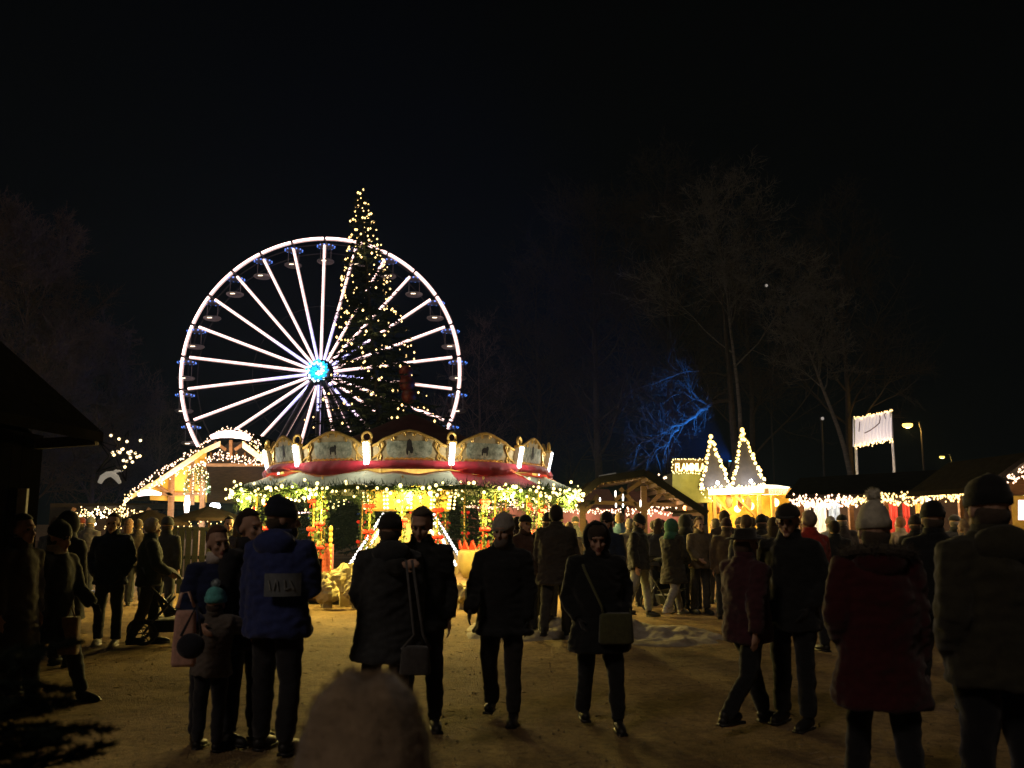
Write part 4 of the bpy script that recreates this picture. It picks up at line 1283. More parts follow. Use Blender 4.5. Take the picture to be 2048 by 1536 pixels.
    for hp, k, an, q in LG:
        s_ = MB()
        fr = V((0, -math.cos(q * .8), math.sin(-q * .4)))
        s_.tube([an + V((0, .06, -.03)), an + V((0, .04, -.022)), an + fr * .06 + V((0, 0, -.028)), an + fr * .14 + V((0, 0, -.042)), an + fr * .195 + V((0, 0, -.046)), an + fr * .21 + V((0, 0, -.048))], [.02, .043, .046, .044, .03, .012], 10, flat=.98)
        s_.tube([an + V((0, .012, -.03)), an + V((0, .008, .03)), lerp(an, k, .5 if boots else .14)], [.043, .046, .062 if boots else .046], 10)
        s_.box(an + fr * .075 + V((0, 0, -.066)), (.082, .255, .02))
        s_.build('boot' if boots else 'shoe', mat('shoe_%d_%d' % (shoes[0] * 999, shoes[2] * 999), shoes, .5, .2, 12, .15), body, smooth=True, local=True)
    # coat
    c = dict(col=(.02, .02, .025), kind='jacket', bulk=1.0, quilt=0, hem=None)
    c.update(coat or {})
    hem = c['hem'] or {'jacket': .82, 'long': .52, 'parka': .62}[c['kind']]
    B = c['bulk']
    m = MB()
    secs = [(hem, .208, .165), (hem + .03, .216, .17)]
    if hem < .75: secs = [(hem, .238, .20), (hem + .03, .244, .205), (.80, .218, .172)]
    secs += [(.95, .198, .155), (1.10, .192, .150), (1.25, .202, .158), (1.35, .190, .145), (1.42, .150, .118), (1.47, .10, .095), (1.53, .082, .088)]
    m.loft([(z + dz, 0, .005, rx * B, ry * B) for z, rx, ry in secs], 22)
    for sh, el, wr, fd in AR:
        m.tube([sh - V((math.copysign(.09, sh.x), 0, -.0)), sh, lerp(sh, el, .5), el, lerp(el, wr, .5), lerp(el, wr, .93), lerp(el, wr, .98)], [.085 * B, .086 * B, .078 * B, .072 * B, .066 * B, .058 * B, .052 * B], 12)
    o = m.build('coat', cloth(c['col'], 'coat'), body, local=True)
    BAKE.append((o, .013 if fine else .018, 3, .021 if fine else .016, c['quilt'], []))
    coat_o = o
    # collar / scarf / beard
    m = MB()
    if hat and hat[0] == 'hood':
        pass
    m.loft([(1.47 + dz, 0, .0, .105, .10), (1.53 + dz, 0, -.002, .092, .095), (1.565 + dz, 0, .008, .088, .09)], 14)
    m.build('scarf' if scarf else 'collar', cloth(scarf, 'scarf') if scarf else coat_o.data.materials[0], body if scarf else coat_o, smooth=True, local=True)
    if beard:
        m = MB()
        def bfn(q, p): return p * (1 + .06 * noise.noise(V((q.x * 5, q.y * 5, q.z * 5))))
        m.ell(h(0, -.048, -.082), (.062 * s1, .060 * s1, .056 * s1), 14, 9, M=HM, fn=bfn)
        m.build('beard', cloth(beard, 'hair'), body, smooth=True, local=True)
    # headwear and hair
    k = hat or ('hair', (.08, .05, .03))
    m = MB()
    if k[0] in ('hair', 'longhair', 'bun'):
        def fn(q, p):
            n = 1 + .035 * noise.noise(V((q.x * 7, q.y * 2.5, q.z * 2.5 + px)))
            if q.y < -.25 and q.z < .42: return V((p.x * .8, p.y * .55, p.z * .8))
            return p * n
        m.ell(h(0, .020, .045), (.088 * s1, .106 * s1, .106 * s1), 22, 16, M=HM, fn=fn)
        if k[0] == 'longhair':
            m.tube([h(0, .06, .06), h(0, .085, -.03), h(0, .09, -.12), h(0, .085, -.17)], [.06, .09, .085, .05], 14, flat=.6, ref=(1, 0, 0))
        if k[0] == 'bun': m.ell(h(0, .12, .07), .04, 10, 7)
        m.build('hair', cloth(k[1], 'hair'), body, smooth=True, local=True)
    elif k[0] == 'beanie':
        tall = k[3] if len(k) > 3 else 1.0
        secs = [(.022, .086, .104), (.03, .094, .112), (.075, .094, .112), (.08, .087, .105), (.11, .082 , .098), (.14 * tall ** .5, .066, .078), (.158 * tall, .042, .05), (.166 * tall, .012, .014)]
        vs, fs = [], []
        n = 32
        for z, rx, ry in secs:
            for j in range(n):
                a = 2 * math.pi * j / n
                rib = 1 + .018 * (1 if j % 2 else -1) * (z < .15)
                vs.append(h(rx * rib * math.cos(a), .012 + ry * rib * math.sin(a), z - .012 * math.sin(a) * -1))
        K = len(secs)
        fs = [(i * n + j, i * n + (j + 1) % n, (i + 1) * n + (j + 1) % n, (i + 1) * n + j) for i in range(K - 1) for j in range(n)] + [tuple((K - 1) * n + j for j in range(n))]
        m.add(vs, fs)
        bo_ = m.build('beanie', cloth(k[1], 'knit'), body, smooth=True, local=True)
        if k[2]:
            m = MB(); c0 = h(0, .015, .166 * tall + .03)
            m.ell(c0, .042, 10, 8)
            for _ in range(260): d = rv(); m.needle(c0 + d * .035, d + rv() * .3, .025, .004)
            m.build('pompom', cloth(k[2], 'wool'), bo_, local=True)
        hh = MB()                                           # hair below the hat
        hh.ell(h(0, .03, -.015), (.080 * s1, .082 * s1, .07 * s1), 14, 9, M=HM)
        hh.build('hair', cloth((.07, .05, .035), 'hair'), body, smooth=True, local=True)
    elif k[0] == 'cap':
        def fn(q, p): return V((p.x, p.y, max(p.z, -.012)))
        m.ell(h(0, .012, .052), (.092 * s1, .108 * s1, .088 * s1), 20, 12, M=HM, fn=fn)
        cp_ = m.build('cap', cloth(k[1], 'knit'), body, smooth=True, local=True)
        m = MB()
        m.prism([h(.075 * math.cos(a), -.085 - .07 * math.sin(a), .042 - .012 * math.sin(a)) for a in [i * math.pi / 10 for i in range(11)]], HM @ V((0, 0, .008)))
        m.build('visor', cloth(k[1], 'knit'), cp_, local=True)
        hh = MB(); hh.ell(h(0, .035, -.005), (.079 * s1, .078 * s1, .07 * s1), 14, 9, M=HM); hh.build('hair', cloth((.16, .14, .12), 'hair'), body, smooth=True, local=True)
    elif k[0] == 'brim':
        m.loft([(hc.z + .05, hc.x, hc.y + .01, .17, .18), (hc.z + .058, hc.x, hc.y + .01, .16, .17), (hc.z + .065, hc.x, hc.y + .01, .095, .112), (hc.z + .13, hc.x, hc.y + .01, .085, .10), (hc.z + .145, hc.x, hc.y + .01, .05, .06)], 22)
        m.build('hat', cloth(k[1], 'knit'), body, smooth=True, local=True)
        hh = MB(); hh.ell(h(0, .035, -.015), (.083 * s1, .082 * s1, .085 * s1), 14, 9, M=HM); hh.build('hair', cloth((.10, .06, .04), 'hair'), body, smooth=True, local=True)
    elif k[0] == 'hood':
        def fn(q, p):
            r_ = 1 + .05 * noise.noise(V((q.x * 3, q.y * 3, q.z * 3 + px)))
            if q.y < -.5: return V((p.x * .9, -.035 + .02 * q.z, p.z * .9))
            return p * r_
        m.ell(h(0, .015, .012), (.130, .150, .160), 26, 18, M=HM, fn=fn)
        hh = MB(); hh.ell(h(0, -.005, .06), (.085 * s1, .094 * s1, .082 * s1), 16, 10, M=HM); hh.build('hair', cloth((.05, .035, .025), 'hair'), body, smooth=True, local=True)
        m.loft([(1.42 + dz, 0, .03, .17, .12), (1.50 + dz, 0, .02, .125, .12), (1.56 + dz, 0, .02, .10, .11)], 16)
        m.build('hood', cloth(k[1], 'coat'), coat_o, smooth=True, local=True)
    # hood hanging on the back
    if c.get('backhood'):
        m = MB()
        def fn(q, p): return p * (1 + .10 * noise.noise(V((q.x * 2.5, q.y * 2.5, q.z * 2.5 + px))))
        m.ell(V((0, .10, 1.46)) + up, (.155, .085, .105), 18, 12, fn=fn)
        ho = m.build('hood', coat_o.data.materials[0], coat_o, smooth=True, local=True)
        if c.get('fur'):
            m = MB()
            for i in range(2600):
                a = rnd.uniform(0, 6.283)
                p = V((.19 * math.cos(a), .03 + .135 * math.sin(a), 1.50 + .035 * math.sin(a))) + up
                d = rv(); m.needle(p + d * .02, d + V((0, 0, .1)), rnd.uniform(.03, .075), .0028)
            m.tube([V((.19 * math.cos(a), .03 + .135 * math.sin(a), 1.50 + .035 * math.sin(a))) + up for a in [i * .3307 for i in range(20)]], .035, 8, cap=False)
            m.build('fur_trim', cloth(c['fur'], 'fur'), ho, local=True)
    body['_s'] = S
    return body, dict(hands=[body.location + Matrix.Rotation(R(yaw), 3, 'Z') @ (q * S) for q in hands], up=dz, S=S, yaw=yaw)
def at(b, x, y, z):           # a point in a person's own frame (facing -y) in the place
    return b.location + Matrix.Rotation(b.rotation_euler.z, 3, 'Z') @ (V((x, y, z)) * b.scale[0])

NAVY, BLK, CHAR, BRN, OLV = (.012, .018, .045), (.014, .014, .015), (.045, .045, .045), (.06, .042, .03), (.07, .065, .04)
JEAN, GREYJ = (.035, .045, .07), (.30, .31, .30)
# left group
person(18, 1420, 1.70, 75, 'person in dark brown coat cut off by the left frame edge', legs='step', coat=dict(col=(.05, .035, .028), kind='long'), hat=('hair', (.03, .02, .015)))
pA, iA = person(98, 1398, 1.66, 78, 'person in black coat with a pale scarf walking past the dark hut', legs='walk', arms=('fwd', 'down'), coat=dict(col=BLK, kind='parka', bulk=1.05), hat=('beanie', BLK, None), scarf=(.55, .48, .40), glove=BLK, nod=12)
person(122, 1330, 1.72, 160, 'person in dark hooded coat just behind the pale-scarfed walker', legs='stand', coat=dict(col=(.03, .025, .022), kind='long', bulk=1.05), hat=('hood', (.03, .025, .022)))
person(152, 1178, 1.68, 190, 'far person in dark coat and red knit cap before the light curtain', coat=dict(col=BLK, kind='long'), hat=('beanie', (.16, .03, .02), None))
person(212, 1288, 1.73, 8, 'man in navy jacket, blue jeans and white trainers standing alone', legs='wide', arms=('pocket', 'pocket'), coat=dict(col=NAVY, bulk=1.08, hem=.80), pants=(.03, .03, .035), shoes=(.6, .58, .54), hat=('hair', (.06, .035, .025)), fine=True)
pC, iC = person(292, 1286, 1.68, 118, 'grey-haired man in dark green jacket pushing a pushchair', legs='step', arms=('low', 'low'), turn=25, coat=dict(col=(.02, .028, .024), bulk=1.08), pants=(.035, .032, .03), hat=('hair', (.32, .27, .22)))
person(268, 1208, 1.66, 200, 'distant man in brown jacket at the parasol by the golden chalet', coat=dict(col=BRN), hat=('hair', (.05, .03, .02)))
person(455, 1190, 1.70, 20, 'distant dark-haired man standing behind the pale-collared woman', D=17, coat=dict(col=CHAR), hat=('hair', (.015, .012, .01)))
pD, iD = person(424, 1482, 1.60, 24, 'woman with tied brown hair and pale collar looking to the right', arms=('carry', 'low'), turn=14, coat=dict(col=(.016, .022, .07), bulk=1.06, kind='parka', hem=.72), pants=(.018, .018, .025), hat=('bun', (.12, .06, .035)), scarf=(.62, .55, .50), fine=True)
pE, iE = person(414, 1494, 1.14, 170, 'child in teal knit hat with pompom leaning on the woman', arms=('hug', 'hug'), coat=dict(col=(.12, .10, .085), bulk=1.12), pants=(.02, .02, .025), hat=('beanie', (.14, .52, .50), (.5, .58, .6)), child=True, fine=True, nod=-6, boots=True)
pG, iG = person(548, 1496, 1.80, 166, 'big man in blue padded jacket with grey patch on the back', legs='wide', arms=('down', 'hold'), turn=-52, coat=dict(col=(.034, .048, .17), bulk=1.22, hem=.80, backhood=True), pants=(.022, .022, .025), hat=('beanie', (.014, .018, .035), None), beard=(.05, .035, .025), fine=True)
person(484, 1478, 1.72, 60, 'person in dark coat half hidden behind the big man in blue', coat=dict(col=(.02, .02, .024), kind='long', hem=.7), hat=('hair', (.03, .02, .015)))
# couple in the middle
pI, iI = person(838, 1452, 1.74, 12, 'bare-headed man in black jacket hugging the woman in grey', legs='stand', arms=('down', 'hug'), turn=-20, nod=14, coat=dict(col=(.02, .02, .02), bulk=1.10, hem=.78), pants=(.02, .022, .03), hat=('hair', (.10, .08, .06)), fine=True)
pH, iH = person(766, 1466, 1.70, 196, 'woman in long charcoal hooded coat hugging the man in black', arms=('low', 'down'), turn=-15, coat=dict(col=(.040, .042, .045), kind='long', bulk=1.26, hem=.60, backhood=True), pants=(.07, .065, .06), hat=('beanie', (.03, .027, .025), None, .92), fine=True)
pJ, iJ = person(1002, 1436, 1.68, -8, 'bearded man in pale grey beanie and black jacket walking towards us', legs='step', arms=('down', 'fwd'), coat=dict(col=(.013, .013, .014), bulk=1.14, hem=.74), pants=(.02, .018, .017), hat=('beanie', (.34, .31, .27), None), beard=(.16, .13, .11), scarf=(.14, .125, .11), fine=True, glove=BLK, turn=-8)
pM, iM = person(1203, 1446, 1.64, 4, 'woman in black hooded coat with olive shoulder bag', legs='step', arms=('pocket', 'pocket'), coat=dict(col=(.010, .010, .010), kind='parka', bulk=1.18, hem=.66), pants=(.012, .012, .012), hat=('hood', (.010, .010, .010)), fine=True, boots=True, nod=10)
pT, iT = person(1502, 1450, 1.62, 118, 'person in dark maroon jacket and brimmed hat striding right', legs='walk', arms=('low', 'back'), coat=dict(col=(.055, .016, .022), bulk=1.18, hem=.78), pants=(.012, .012, .013), hat=('brim', (.022, .018, .016)), fine=True)
pU, iU = person(1590, 1446, 1.78, -42, 'man in black jacket and flat dark cap glancing back over his shoulder', legs='wide', arms=('pocket', 'pocket'), coat=dict(col=(.012, .012, .012), bulk=1.12, hem=.76), pants=(.012, .012, .013), hat=('cap', (.03, .026, .022)), fine=True, turn=15, nod=4)
# near right
pW, iW = person(1738, 0, 1.70, 172, 'person in dark red parka, fur-edged hood and cream pompom hat', D=5.5, legs='step', arms=('pocket', 'down'), coat=dict(col=(.045, .005, .007), kind='parka', bulk=1.22, hem=.60, backhood=True, fur=(.07, .055, .04)), pants=(.012, .012, .013), hat=('beanie', (.50, .46, .36), (.62, .58, .46), 1.12), fine=True)
pX, iX = person(1966, 0, 1.82, 186, 'man in olive green jacket and black knit cap, nearest on the right', D=4.6, arms=('pocket', 'pocket'), coat=dict(col=(.034, .031, .019), kind='jacket', bulk=1.24, hem=.82, backhood=True), pants=(.010, .010, .012), hat=('beanie', (.012, .012, .012), None, .95), fine=True)
person(1884, 1416, 1.80, 168, 'person in black jacket between the red parka and the olive jacket', legs='step', arms=('down', 'down'), coat=dict(col=(.010, .010, .011), bulk=1.14), pants=(.015, .015, .02), hat=('beanie', (.012, .011, .010), None, .95))
# behind, centre
person(1052, 1270, 1.70, 30, 'man in flat black cap and reddish jacket behind the grey beanie', coat=dict(col=(.08, .04, .03)), hat=('cap', (.014, .014, .014)))
person(1112, 1280, 1.86, 172, 'tall broad man in dark brown coat walking away from us', legs='walk2', arms=('low', 'low'), coat=dict(col=(.05, .04, .032), bulk=1.22, hem=.74), pants=(.045, .04, .034), hat=('hair', (.03, .02, .015)), fine=True)
person(1218, 1262, 1.74, -25, 'person in navy jacket and black cap just behind the hooded woman', coat=dict(col=(.02, .03, .06)), hat=('beanie', BLK, None))
pO, iO = person(1280, 1230, 1.74, 62, 'man in black jacket, black beanie and pale grey jeans', legs='step', arms=('down', 'down'), nod=16, coat=dict(col=(.02, .018, .018), bulk=1.2), pants=GREYJ, hat=('beanie', BLK, None), fine=True)
pP, iP = person(1352, 1228, 1.70, 128, 'woman in dark coat with green hood and white boots', legs='walk', arms=('low', 'low'), coat=dict(col=(.04, .034, .024), kind='parka', bulk=1.12), pants=(.32, .31, .29), shoes=(.6, .58, .52), hat=('hood', (.05, .16, .10)), fine=True)
pR, iR = person(1402, 1226, 1.68, 18, 'woman in tan jacket lifting a drink beside the green hood', arms=('phone', 'low'), coat=dict(col=(.17, .13, .08), kind='jacket', bulk=1.05), pants=(.05, .045, .04), hat=('longhair', (.10, .055, .03)))
person(1460, 1226, 1.80, 192, 'short-haired man in brown jacket facing the glowing booth', coat=dict(col=(.10, .07, .05), bulk=1.15, hem=.74), pants=(.06, .06, .06), hat=('hair', (.05, .03, .02)))
person(1432, 1205, 1.66, 215, 'person in grey-green jacket next to the brown-jacketed man', coat=dict(col=(.17, .16, .12), bulk=1.05), pants=(.06, .06, .065), hat=('hair', (.14, .11, .08)))
person(1632, 1300, 1.76, 200, 'man in bright red jacket behind the man in the flat cap', coat=dict(col=(.42, .035, .025), bulk=1.15), hat=('hair', (.30, .22, .16)))
# onlookers nearer the stalls
def crowd(px, D, H, yaw, col, hat, label, **k):
    person(px, 0, H, yaw, label, D=D, coat=dict(col=col, bulk=k.pop('bulk', 1.1)), hat=hat, pants=k.pop('pants', (.03, .03, .035)), **k)
crowd(1240, 19, 1.78, 170, (.10, .20, .30), ('hair', (.22, .15, .09)), 'fair-haired person in light blue jacket among the far onlookers')
crowd(1262, 18, 1.66, 185, (.16, .14, .11), ('hair', (.40, .34, .28)), 'white-haired person peeping out beside the black beanie')
crowd(1312, 19.5, 1.64, 160, (.06, .02, .02), ('hair', (.02, .015, .012)), 'dark-haired person in wine-red coat left of the green hood')
crowd(1322, 18.5, 1.62, 190, (.05, .02, .02), ('beanie', (.10, .03, .03), None), 'person in small red cap seen just left of the green hood')
crowd(1372, 17, 1.74, 175, (.02, .03, .03), ('hood', (.02, .02, .02)), 'person in black hood beside the green-hooded woman')
crowd(1480, 18.5, 1.66, 185, (.14, .10, .06), ('beanie', (.10, .08, .06), None), 'person in tan coat at the booth counter, seen from behind')
crowd(1505, 19.5, 1.70, 175, (.05, .04, .03), ('hair', (.05, .03, .02)), 'dark-haired person at the booth counter above the brimmed hat')
crowd(1536, 20, 1.72, 200, (.18, .12, .06), ('hair', (.12, .07, .04)), 'brown-haired person lit yellow at the right end of the booth')
crowd(1556, 21, 1.68, 160, (.06, .05, .04), ('beanie', (.03, .03, .03), None), 'person in dark cap under the white booth awning')
crowd(1660, 19, 1.70, 190, (.30, .30, .30), ('beanie', (.20, .19, .18), None), 'person in pale grey coat at the white-hung stall')
crowd(1686, 17, 1.72, 170, (.04, .03, .03), ('cap', (.012, .012, .012)), 'person in black cap left of the cream pompom hat')
crowd(1794, 17.5, 1.70, 195, (.35, .28, .18), ('hair', (.28, .12, .06)), 'red-haired person in cream coat before the red cloth stall')
crowd(1826, 14.5, 1.70, 165, (.018, .016, .016), ('beanie', (.03, .02, .02), None), 'person in black coat and dark cap right of the red parka')
crowd(1850, 18, 1.66, 185, (.10, .07, .05), ('longhair', (.10, .05, .03)), 'long-haired person in brown jacket at the stall lamp')
crowd(1925, 14, 1.66, 200, (.20, .16, .12), ('longhair', (.30, .20, .12)), 'fair long-haired person left of the olive jacket man')
crowd(1150, 24, 1.70, 185, (.05, .05, .05), ('beanie', (.02, .02, .02), None), 'small far person in dark cap left of the timber pavilion')
crowd(1172, 26, 1.66, 170, (.08, .03, .03), ('hair', (.03, .02, .02)), 'small far person in wine jacket under the pavilion eave')
crowd(1080, 22, 1.68, 200, (.22, .05, .04), ('hair', (.30, .2, .12)), 'far person in red jacket between flat cap and tall man')
crowd(1140, 18, 1.60, 175, (.30, .26, .20), ('longhair', (.22, .15, .10)), 'person in cream scarf and coat right of the tall man')
crowd(180, 21, 1.68, 175, (.06, .05, .06), ('beanie', (.16, .15, .15), None), 'far person in grey cap under the dense light curtain')
crowd(258, 19, 1.66, 190, (.10, .07, .05), ('longhair', (.14, .07, .04)), 'far brown-haired person beside the man in navy')
crowd(640, 19.2, 1.28, 185, (.30, .06, .04), ('hair', (.30, .2, .12)), 'fair-haired child by the salmon carriage panel', child=True)

for a in ((1092, 15.2, 1.72, 165, BLK, ('beanie', (.03, .03, .03), None), 'person in black knit cap half hidden behind the tall broad man'),
          (1030, 14.6, 1.68, 195, (.05, .03, .03), ('hair', (.02, .015, .01)), 'dark-haired person half hidden behind the pale grey beanie'),
          (1316, 18.0, 1.66, 150, (.03, .03, .04), ('longhair', (.05, .03, .02)), 'long dark-haired person between the grey jeans and the green hood'),
          (1380, 17.6, 1.76, 200, (.03, .028, .025), ('cap', (.03, .03, .03)), 'tall person in dark visored cap behind the green-hooded woman'),
          (1448, 15.6, 1.64, 170, (.09, .06, .04), ('beanie', (.05, .02, .02), None), 'shorter person in brown coat and wine cap before the booth'),
          (1488, 14.2, 1.70, 190, (.05, .05, .05), ('hair', (.12, .08, .05)), 'person in grey coat right of the short-haired brown-jacketed man'),
          (1520, 16.4, 1.72, 180, (.03, .025, .02), ('beanie', (.02, .02, .02), None), 'person in black knit cap right of the brimmed hat, by the booth'),
          (1542, 14.8, 1.68, 160, (.10, .08, .05), ('longhair', (.06, .04, .02)), 'brown-coated person left of the flat-capped man, facing the stalls'),
          (1672, 14.6, 1.64, 175, (.02, .02, .02), ('hair', (.03, .02, .015)), 'person in black coat left of the red parka'),
          (1842, 15.5, 1.72, 195, (.04, .02, .02), ('hood', (.03, .02, .02)), 'person in dark hood between the black cap and the stall lamp'),
          (1908, 16.2, 1.74, 170, (.03, .03, .03), ('cap', (.02, .02, .02)), 'person in dark cap right of the black jacket, by the stall'),
          (118, 15.0, 1.70, 185, (.02, .02, .025), ('hair', (.03, .02, .015)), 'person in black coat far behind the pale-scarfed walker'),
          (335, 15.5, 1.66, 170, (.03, .03, .03), ('beanie', (.05, .05, .05), None), 'person in grey cap at the slatted barrier'),
          (478, 15.8, 1.62, 190, (.05, .04, .05), ('longhair', (.08, .05, .03)), 'long-haired person behind the big man in blue, by the barrier')):
    crowd(*a)

# ------------------------------------------------------------------ nearest head, low in front
HX = pp(735, 1345, 1.75)
ph_, ih = person(742, 0, 1.27, 182, 'nearest person in a fuzzy beige two-bumped hat, only head in view', D=1.75, coat=dict(col=(.05, .04, .035), bulk=1.2), hat=('hair', (.06, .04, .03)), fine=True, child=True)
m = MB()
hz = HX.z - .012
ctr = V(((742 - CX) / F * 1.75, 1.75, hz))
prof = [(.002, .012), (.004, .030), (.009, .052), (.018, .073), (.034, .092), (.055, .102), (.08, .110), (.11, .118), (.15, .126), (.19, .131), (.23, .130), (.27, .122), (.29, .115)]
vs, n = [], 64
for d_, w_ in prof:
    for k in range(n):
        a = 2 * math.pi * k / n
        x, y = w_ * math.cos(a), w_ * math.sin(a)
        bz = (.022 * math.exp(-((x - .042) / .026) ** 2) + .022 * math.exp(-((x + .038) / .026) ** 2)) * max(0, 1 - d_ / .05)
        r_ = 1 + .05 * noise.fractal(V((x * 22, y * 22, d_ * 22)), 1, 2, 3) * min(1, w_ / .05)
        vs.append(ctr + V((x * r_, y * r_, bz - d_)))
K = len(prof)
m.add(vs, [(i * n + k, (i + 1) * n + k, (i + 1) * n + (k + 1) % n, i * n + (k + 1) % n) for i in range(K - 1) for k in range(n)] + [tuple(range(n))])
pts = list(m.v)
hat_o = m.build('fuzzy_hat', mat('fuzzy_felt', (.33, .24, .15), .95, .3, 14, .6, sheen=.6), None, smooth=True)
def adopt(o, par):
    bpy.context.view_layer.update()
    o.parent = par
    o.matrix_parent_inverse = par.matrix_world.inverted()
adopt(hat_o, ph_)
m = MB()
for _ in range(9000):
    p = V(pts[rnd.randrange(len(pts))]) + rv() * .009
    d = (p - (ctr - V((0, 0, .14)))).normalized()
    m.needle(p - d * .004, d + rv() * .6, rnd.uniform(.006, .015), .0005)
fz = m.build('fuzz', mat('fuzzy_felt', ()), None); adopt(fz, ph_)

# ------------------------------------------------------------------ things carried
def bag_mesh(c, w, h_, d, rz, taper=.85):
    mm = MB()
    M = Matrix.Rotation(rz, 3, 'Z')
    for_ = [(-1, 0), (1, 0)]
    secs = []
    n = 20
    vs = []
    for i, t in enumerate((0, .06, .35, .7, .94, 1)):
        k = (taper + (1 - taper) * (1 - t)) * (.88 if t in (0, 1) else 1)
        for j in range(n):
            a = 2 * math.pi * j / n
            x = math.copysign(abs(math.cos(a)) ** .4, math.cos(a)) * w / 2 * k
            y = math.copysign(abs(math.sin(a)) ** .5, math.sin(a)) * d / 2 * (1 + .15 * math.sin(t * 3.1))
            vs.append(V(c) + M @ V((x, y, h_ * t)) + V((0, 0, .006 * noise.noise(V((x * 20, y * 20, t * 3))))))
    fs = [(i * n + j, i * n + (j + 1) % n, (i + 1) * n + (j + 1) % n, (i + 1) * n + j) for i in range(5) for j in range(n)]
    fs += [tuple(reversed(range(n))), tuple(5 * n + j for j in range(n))]
    mm.add(vs, fs)
    return mm
def bag(name, label, c, w, h_, d, rz, col, straps, taper=.85, smooth=True, group=None):
    e = empty(name, c, label, 'bag', group)
    bm_ = bag_mesh(c, w, h_, d, rz, taper)
    if name == 'round_bag':
        bm_ = MB(); bm_.ell(V(c) + V((0, 0, h_ / 2)), (w / 2, d / 2, h_ / 2), 18, 12)
    bm_.build('bag_body', cloth(col, 'bag'), e, smooth=smooth)
    for s_ in straps:
        mm = MB(); mm.tube(s_, .011, 6, flat=.5); mm.build('strap', cloth(tuple(q * 1.3 for q in col), 'strap'), e, smooth=True)
    return e
hD = iD['hands'][0] if iD['hands'][0].x < iD['hands'][1].x else iD['hands'][1]
q = pp(368, 1300, 6.55); q.z = pp(368, 1334, 6.5).z
bag('gift_bag', 'pale pink paper gift bag hanging beside the child', q, .17, .38, .10, .25, (.72, .42, .33), [[q + V((-.06, 0, .40)), q + V((-.03, -.02, .50)), q + V((.02, -.02, .51)), q + V((.06, 0, .40))]], taper=.80)
q = pp(380, 1318, 6.3)
bag('round_bag', 'dark round handbag hanging in front of the pink gift bag', q, .19, .17, .13, .2, (.02, .02, .03), [[q + V((-.07, 0, .15)), q + V((.02, .03, .36)), q + V((.07, 0, .15))]], taper=.55)
q = at(pM, .10, -.235, .74)
bag('shoulder_bag', 'flat olive shoulder bag on the hooded woman in black', q, .29, .24, .09, R(4), (.085, .085, .035), [[q + V((-.10, .0, .22)), at(pM, -.02, -.235, 1.05), at(pM, -.16, -.19, 1.36), at(pM, -.17, .02, 1.47)], [q + V((.13, .06, .22)), at(pM, .27, .05, 1.1), at(pM, .02, .21, 1.35), at(pM, -.17, .02, 1.47)]], taper=.9)
q = pp(830, 1348, 6.75)
bag('hand_bag', 'grey handbag hanging at the right hip of the charcoal coat', q, .23, .19, .12, .1, (.075, .07, .068), [[q + V((-.10, 0, .17)), pp(828, 1270, 6.7), pp(812, 1120, 6.75)], [q + V((.11, 0, .17)), pp(846, 1270, 6.72), pp(824, 1120, 6.8)]])
q = pp(136, 1308, 8.7)
bag('paper_bag', 'tall brown paper bag carried by the walker at the dark hut', q, .18, .34, .12, .1, (.26, .16, .09), [[q + V((-.04, 0, .34)), q + V((0, 0, .43)), q + V((.04, 0, .34))]], taper=.95, smooth=False)
q = gp(1830, 1290); q = pp(1808, 1262, 9)
bag('black_bag', 'small black bag hanging beside the red parka', q, .16, .15, .08, .1, (.015, .015, .015), [[q + V((-.05, 0, .14)), q + V((0, 0, .34)), q + V((.05, 0, .14))]])
c = max(iR['hands'], key=lambda q: q.z)
m = MB(); m.loft([(c.z - .03, c.x, c.y - .05, .032, .032), (c.z + .07, c.x, c.y - .05, .04, .04)], 12)
tag(m.build('mug', mat('mug_glaze', (.5, .42, .3), .3, .15, 9, 0), smooth=True), 'pale mug lifted by the woman in the tan jacket', 'mug')
c = iG['hands'][1]
m = MB(); m.box(c + V((.02, .0, .07)), (.10, .02, .15), rz=.4); 
ph = m.build('paper_tray', mat('dark_card', (.10, .07, .05), .6, .2, 9, .1)); tag(ph, 'dark snack carton held by the big man in blue', 'carton')
# patch and cuffs on the blue jacket
m = MB()
def pf(u, v):
    x, z = -.235 + .225 * u, 1.10 + .16 * v
    return at(pG, x, .035 + .215 * math.sqrt(max(.05, 1 - (x / .262) ** 2)), z)
m.grid(pf, 14, 6)
pt = m.build('back_patch', mat('grey_patch', (.13, .15, .17), .8, .35, 10, .3, col2=(.24, .26, .28)), None, smooth=True); adopt(pt, pG)
m = MB()
for i, (u0, w_, sl, v0, v1) in enumerate(((.12, .10, .10, .30, .70), (.30, .14, -.08, .30, .38), (.34, .07, .02, .30, .72), (.52, .07, .05, .28, .70), (.66, .07, -.06, .30, .74), (.76, .07, .07, .30, .72))):
    a = [pf(u0, v0), pf(u0 + w_ * .55, v0), pf(u0 + w_ * .55 + sl, v1), pf(u0 + sl, v1)]
    back = (at(pG, 0, 1, 0) - at(pG, 0, 0, 0)).normalized()
    m.prism([p + back * .012 for p in a], back * -.008)
mk = m.build('faded_stroke', mat('faded_white', (.27, .29, .30), .8, .3, 10, .2), None); adopt(mk, pG)
hL = iG['hands'][0]
m = MB()
dn = V((0, 0, -1))
for i, z in enumerate((.085, .115)):
    m.tube([hL + V((0, 0, z - .006)), hL + V((0, 0, z + .008))], [.075, .076], 14)
ck = m.build('cuff_band', mat('cuff_rib', (.45, .40, .38), .8, .2, 12, .2), None, smooth=True); adopt(ck, pG)

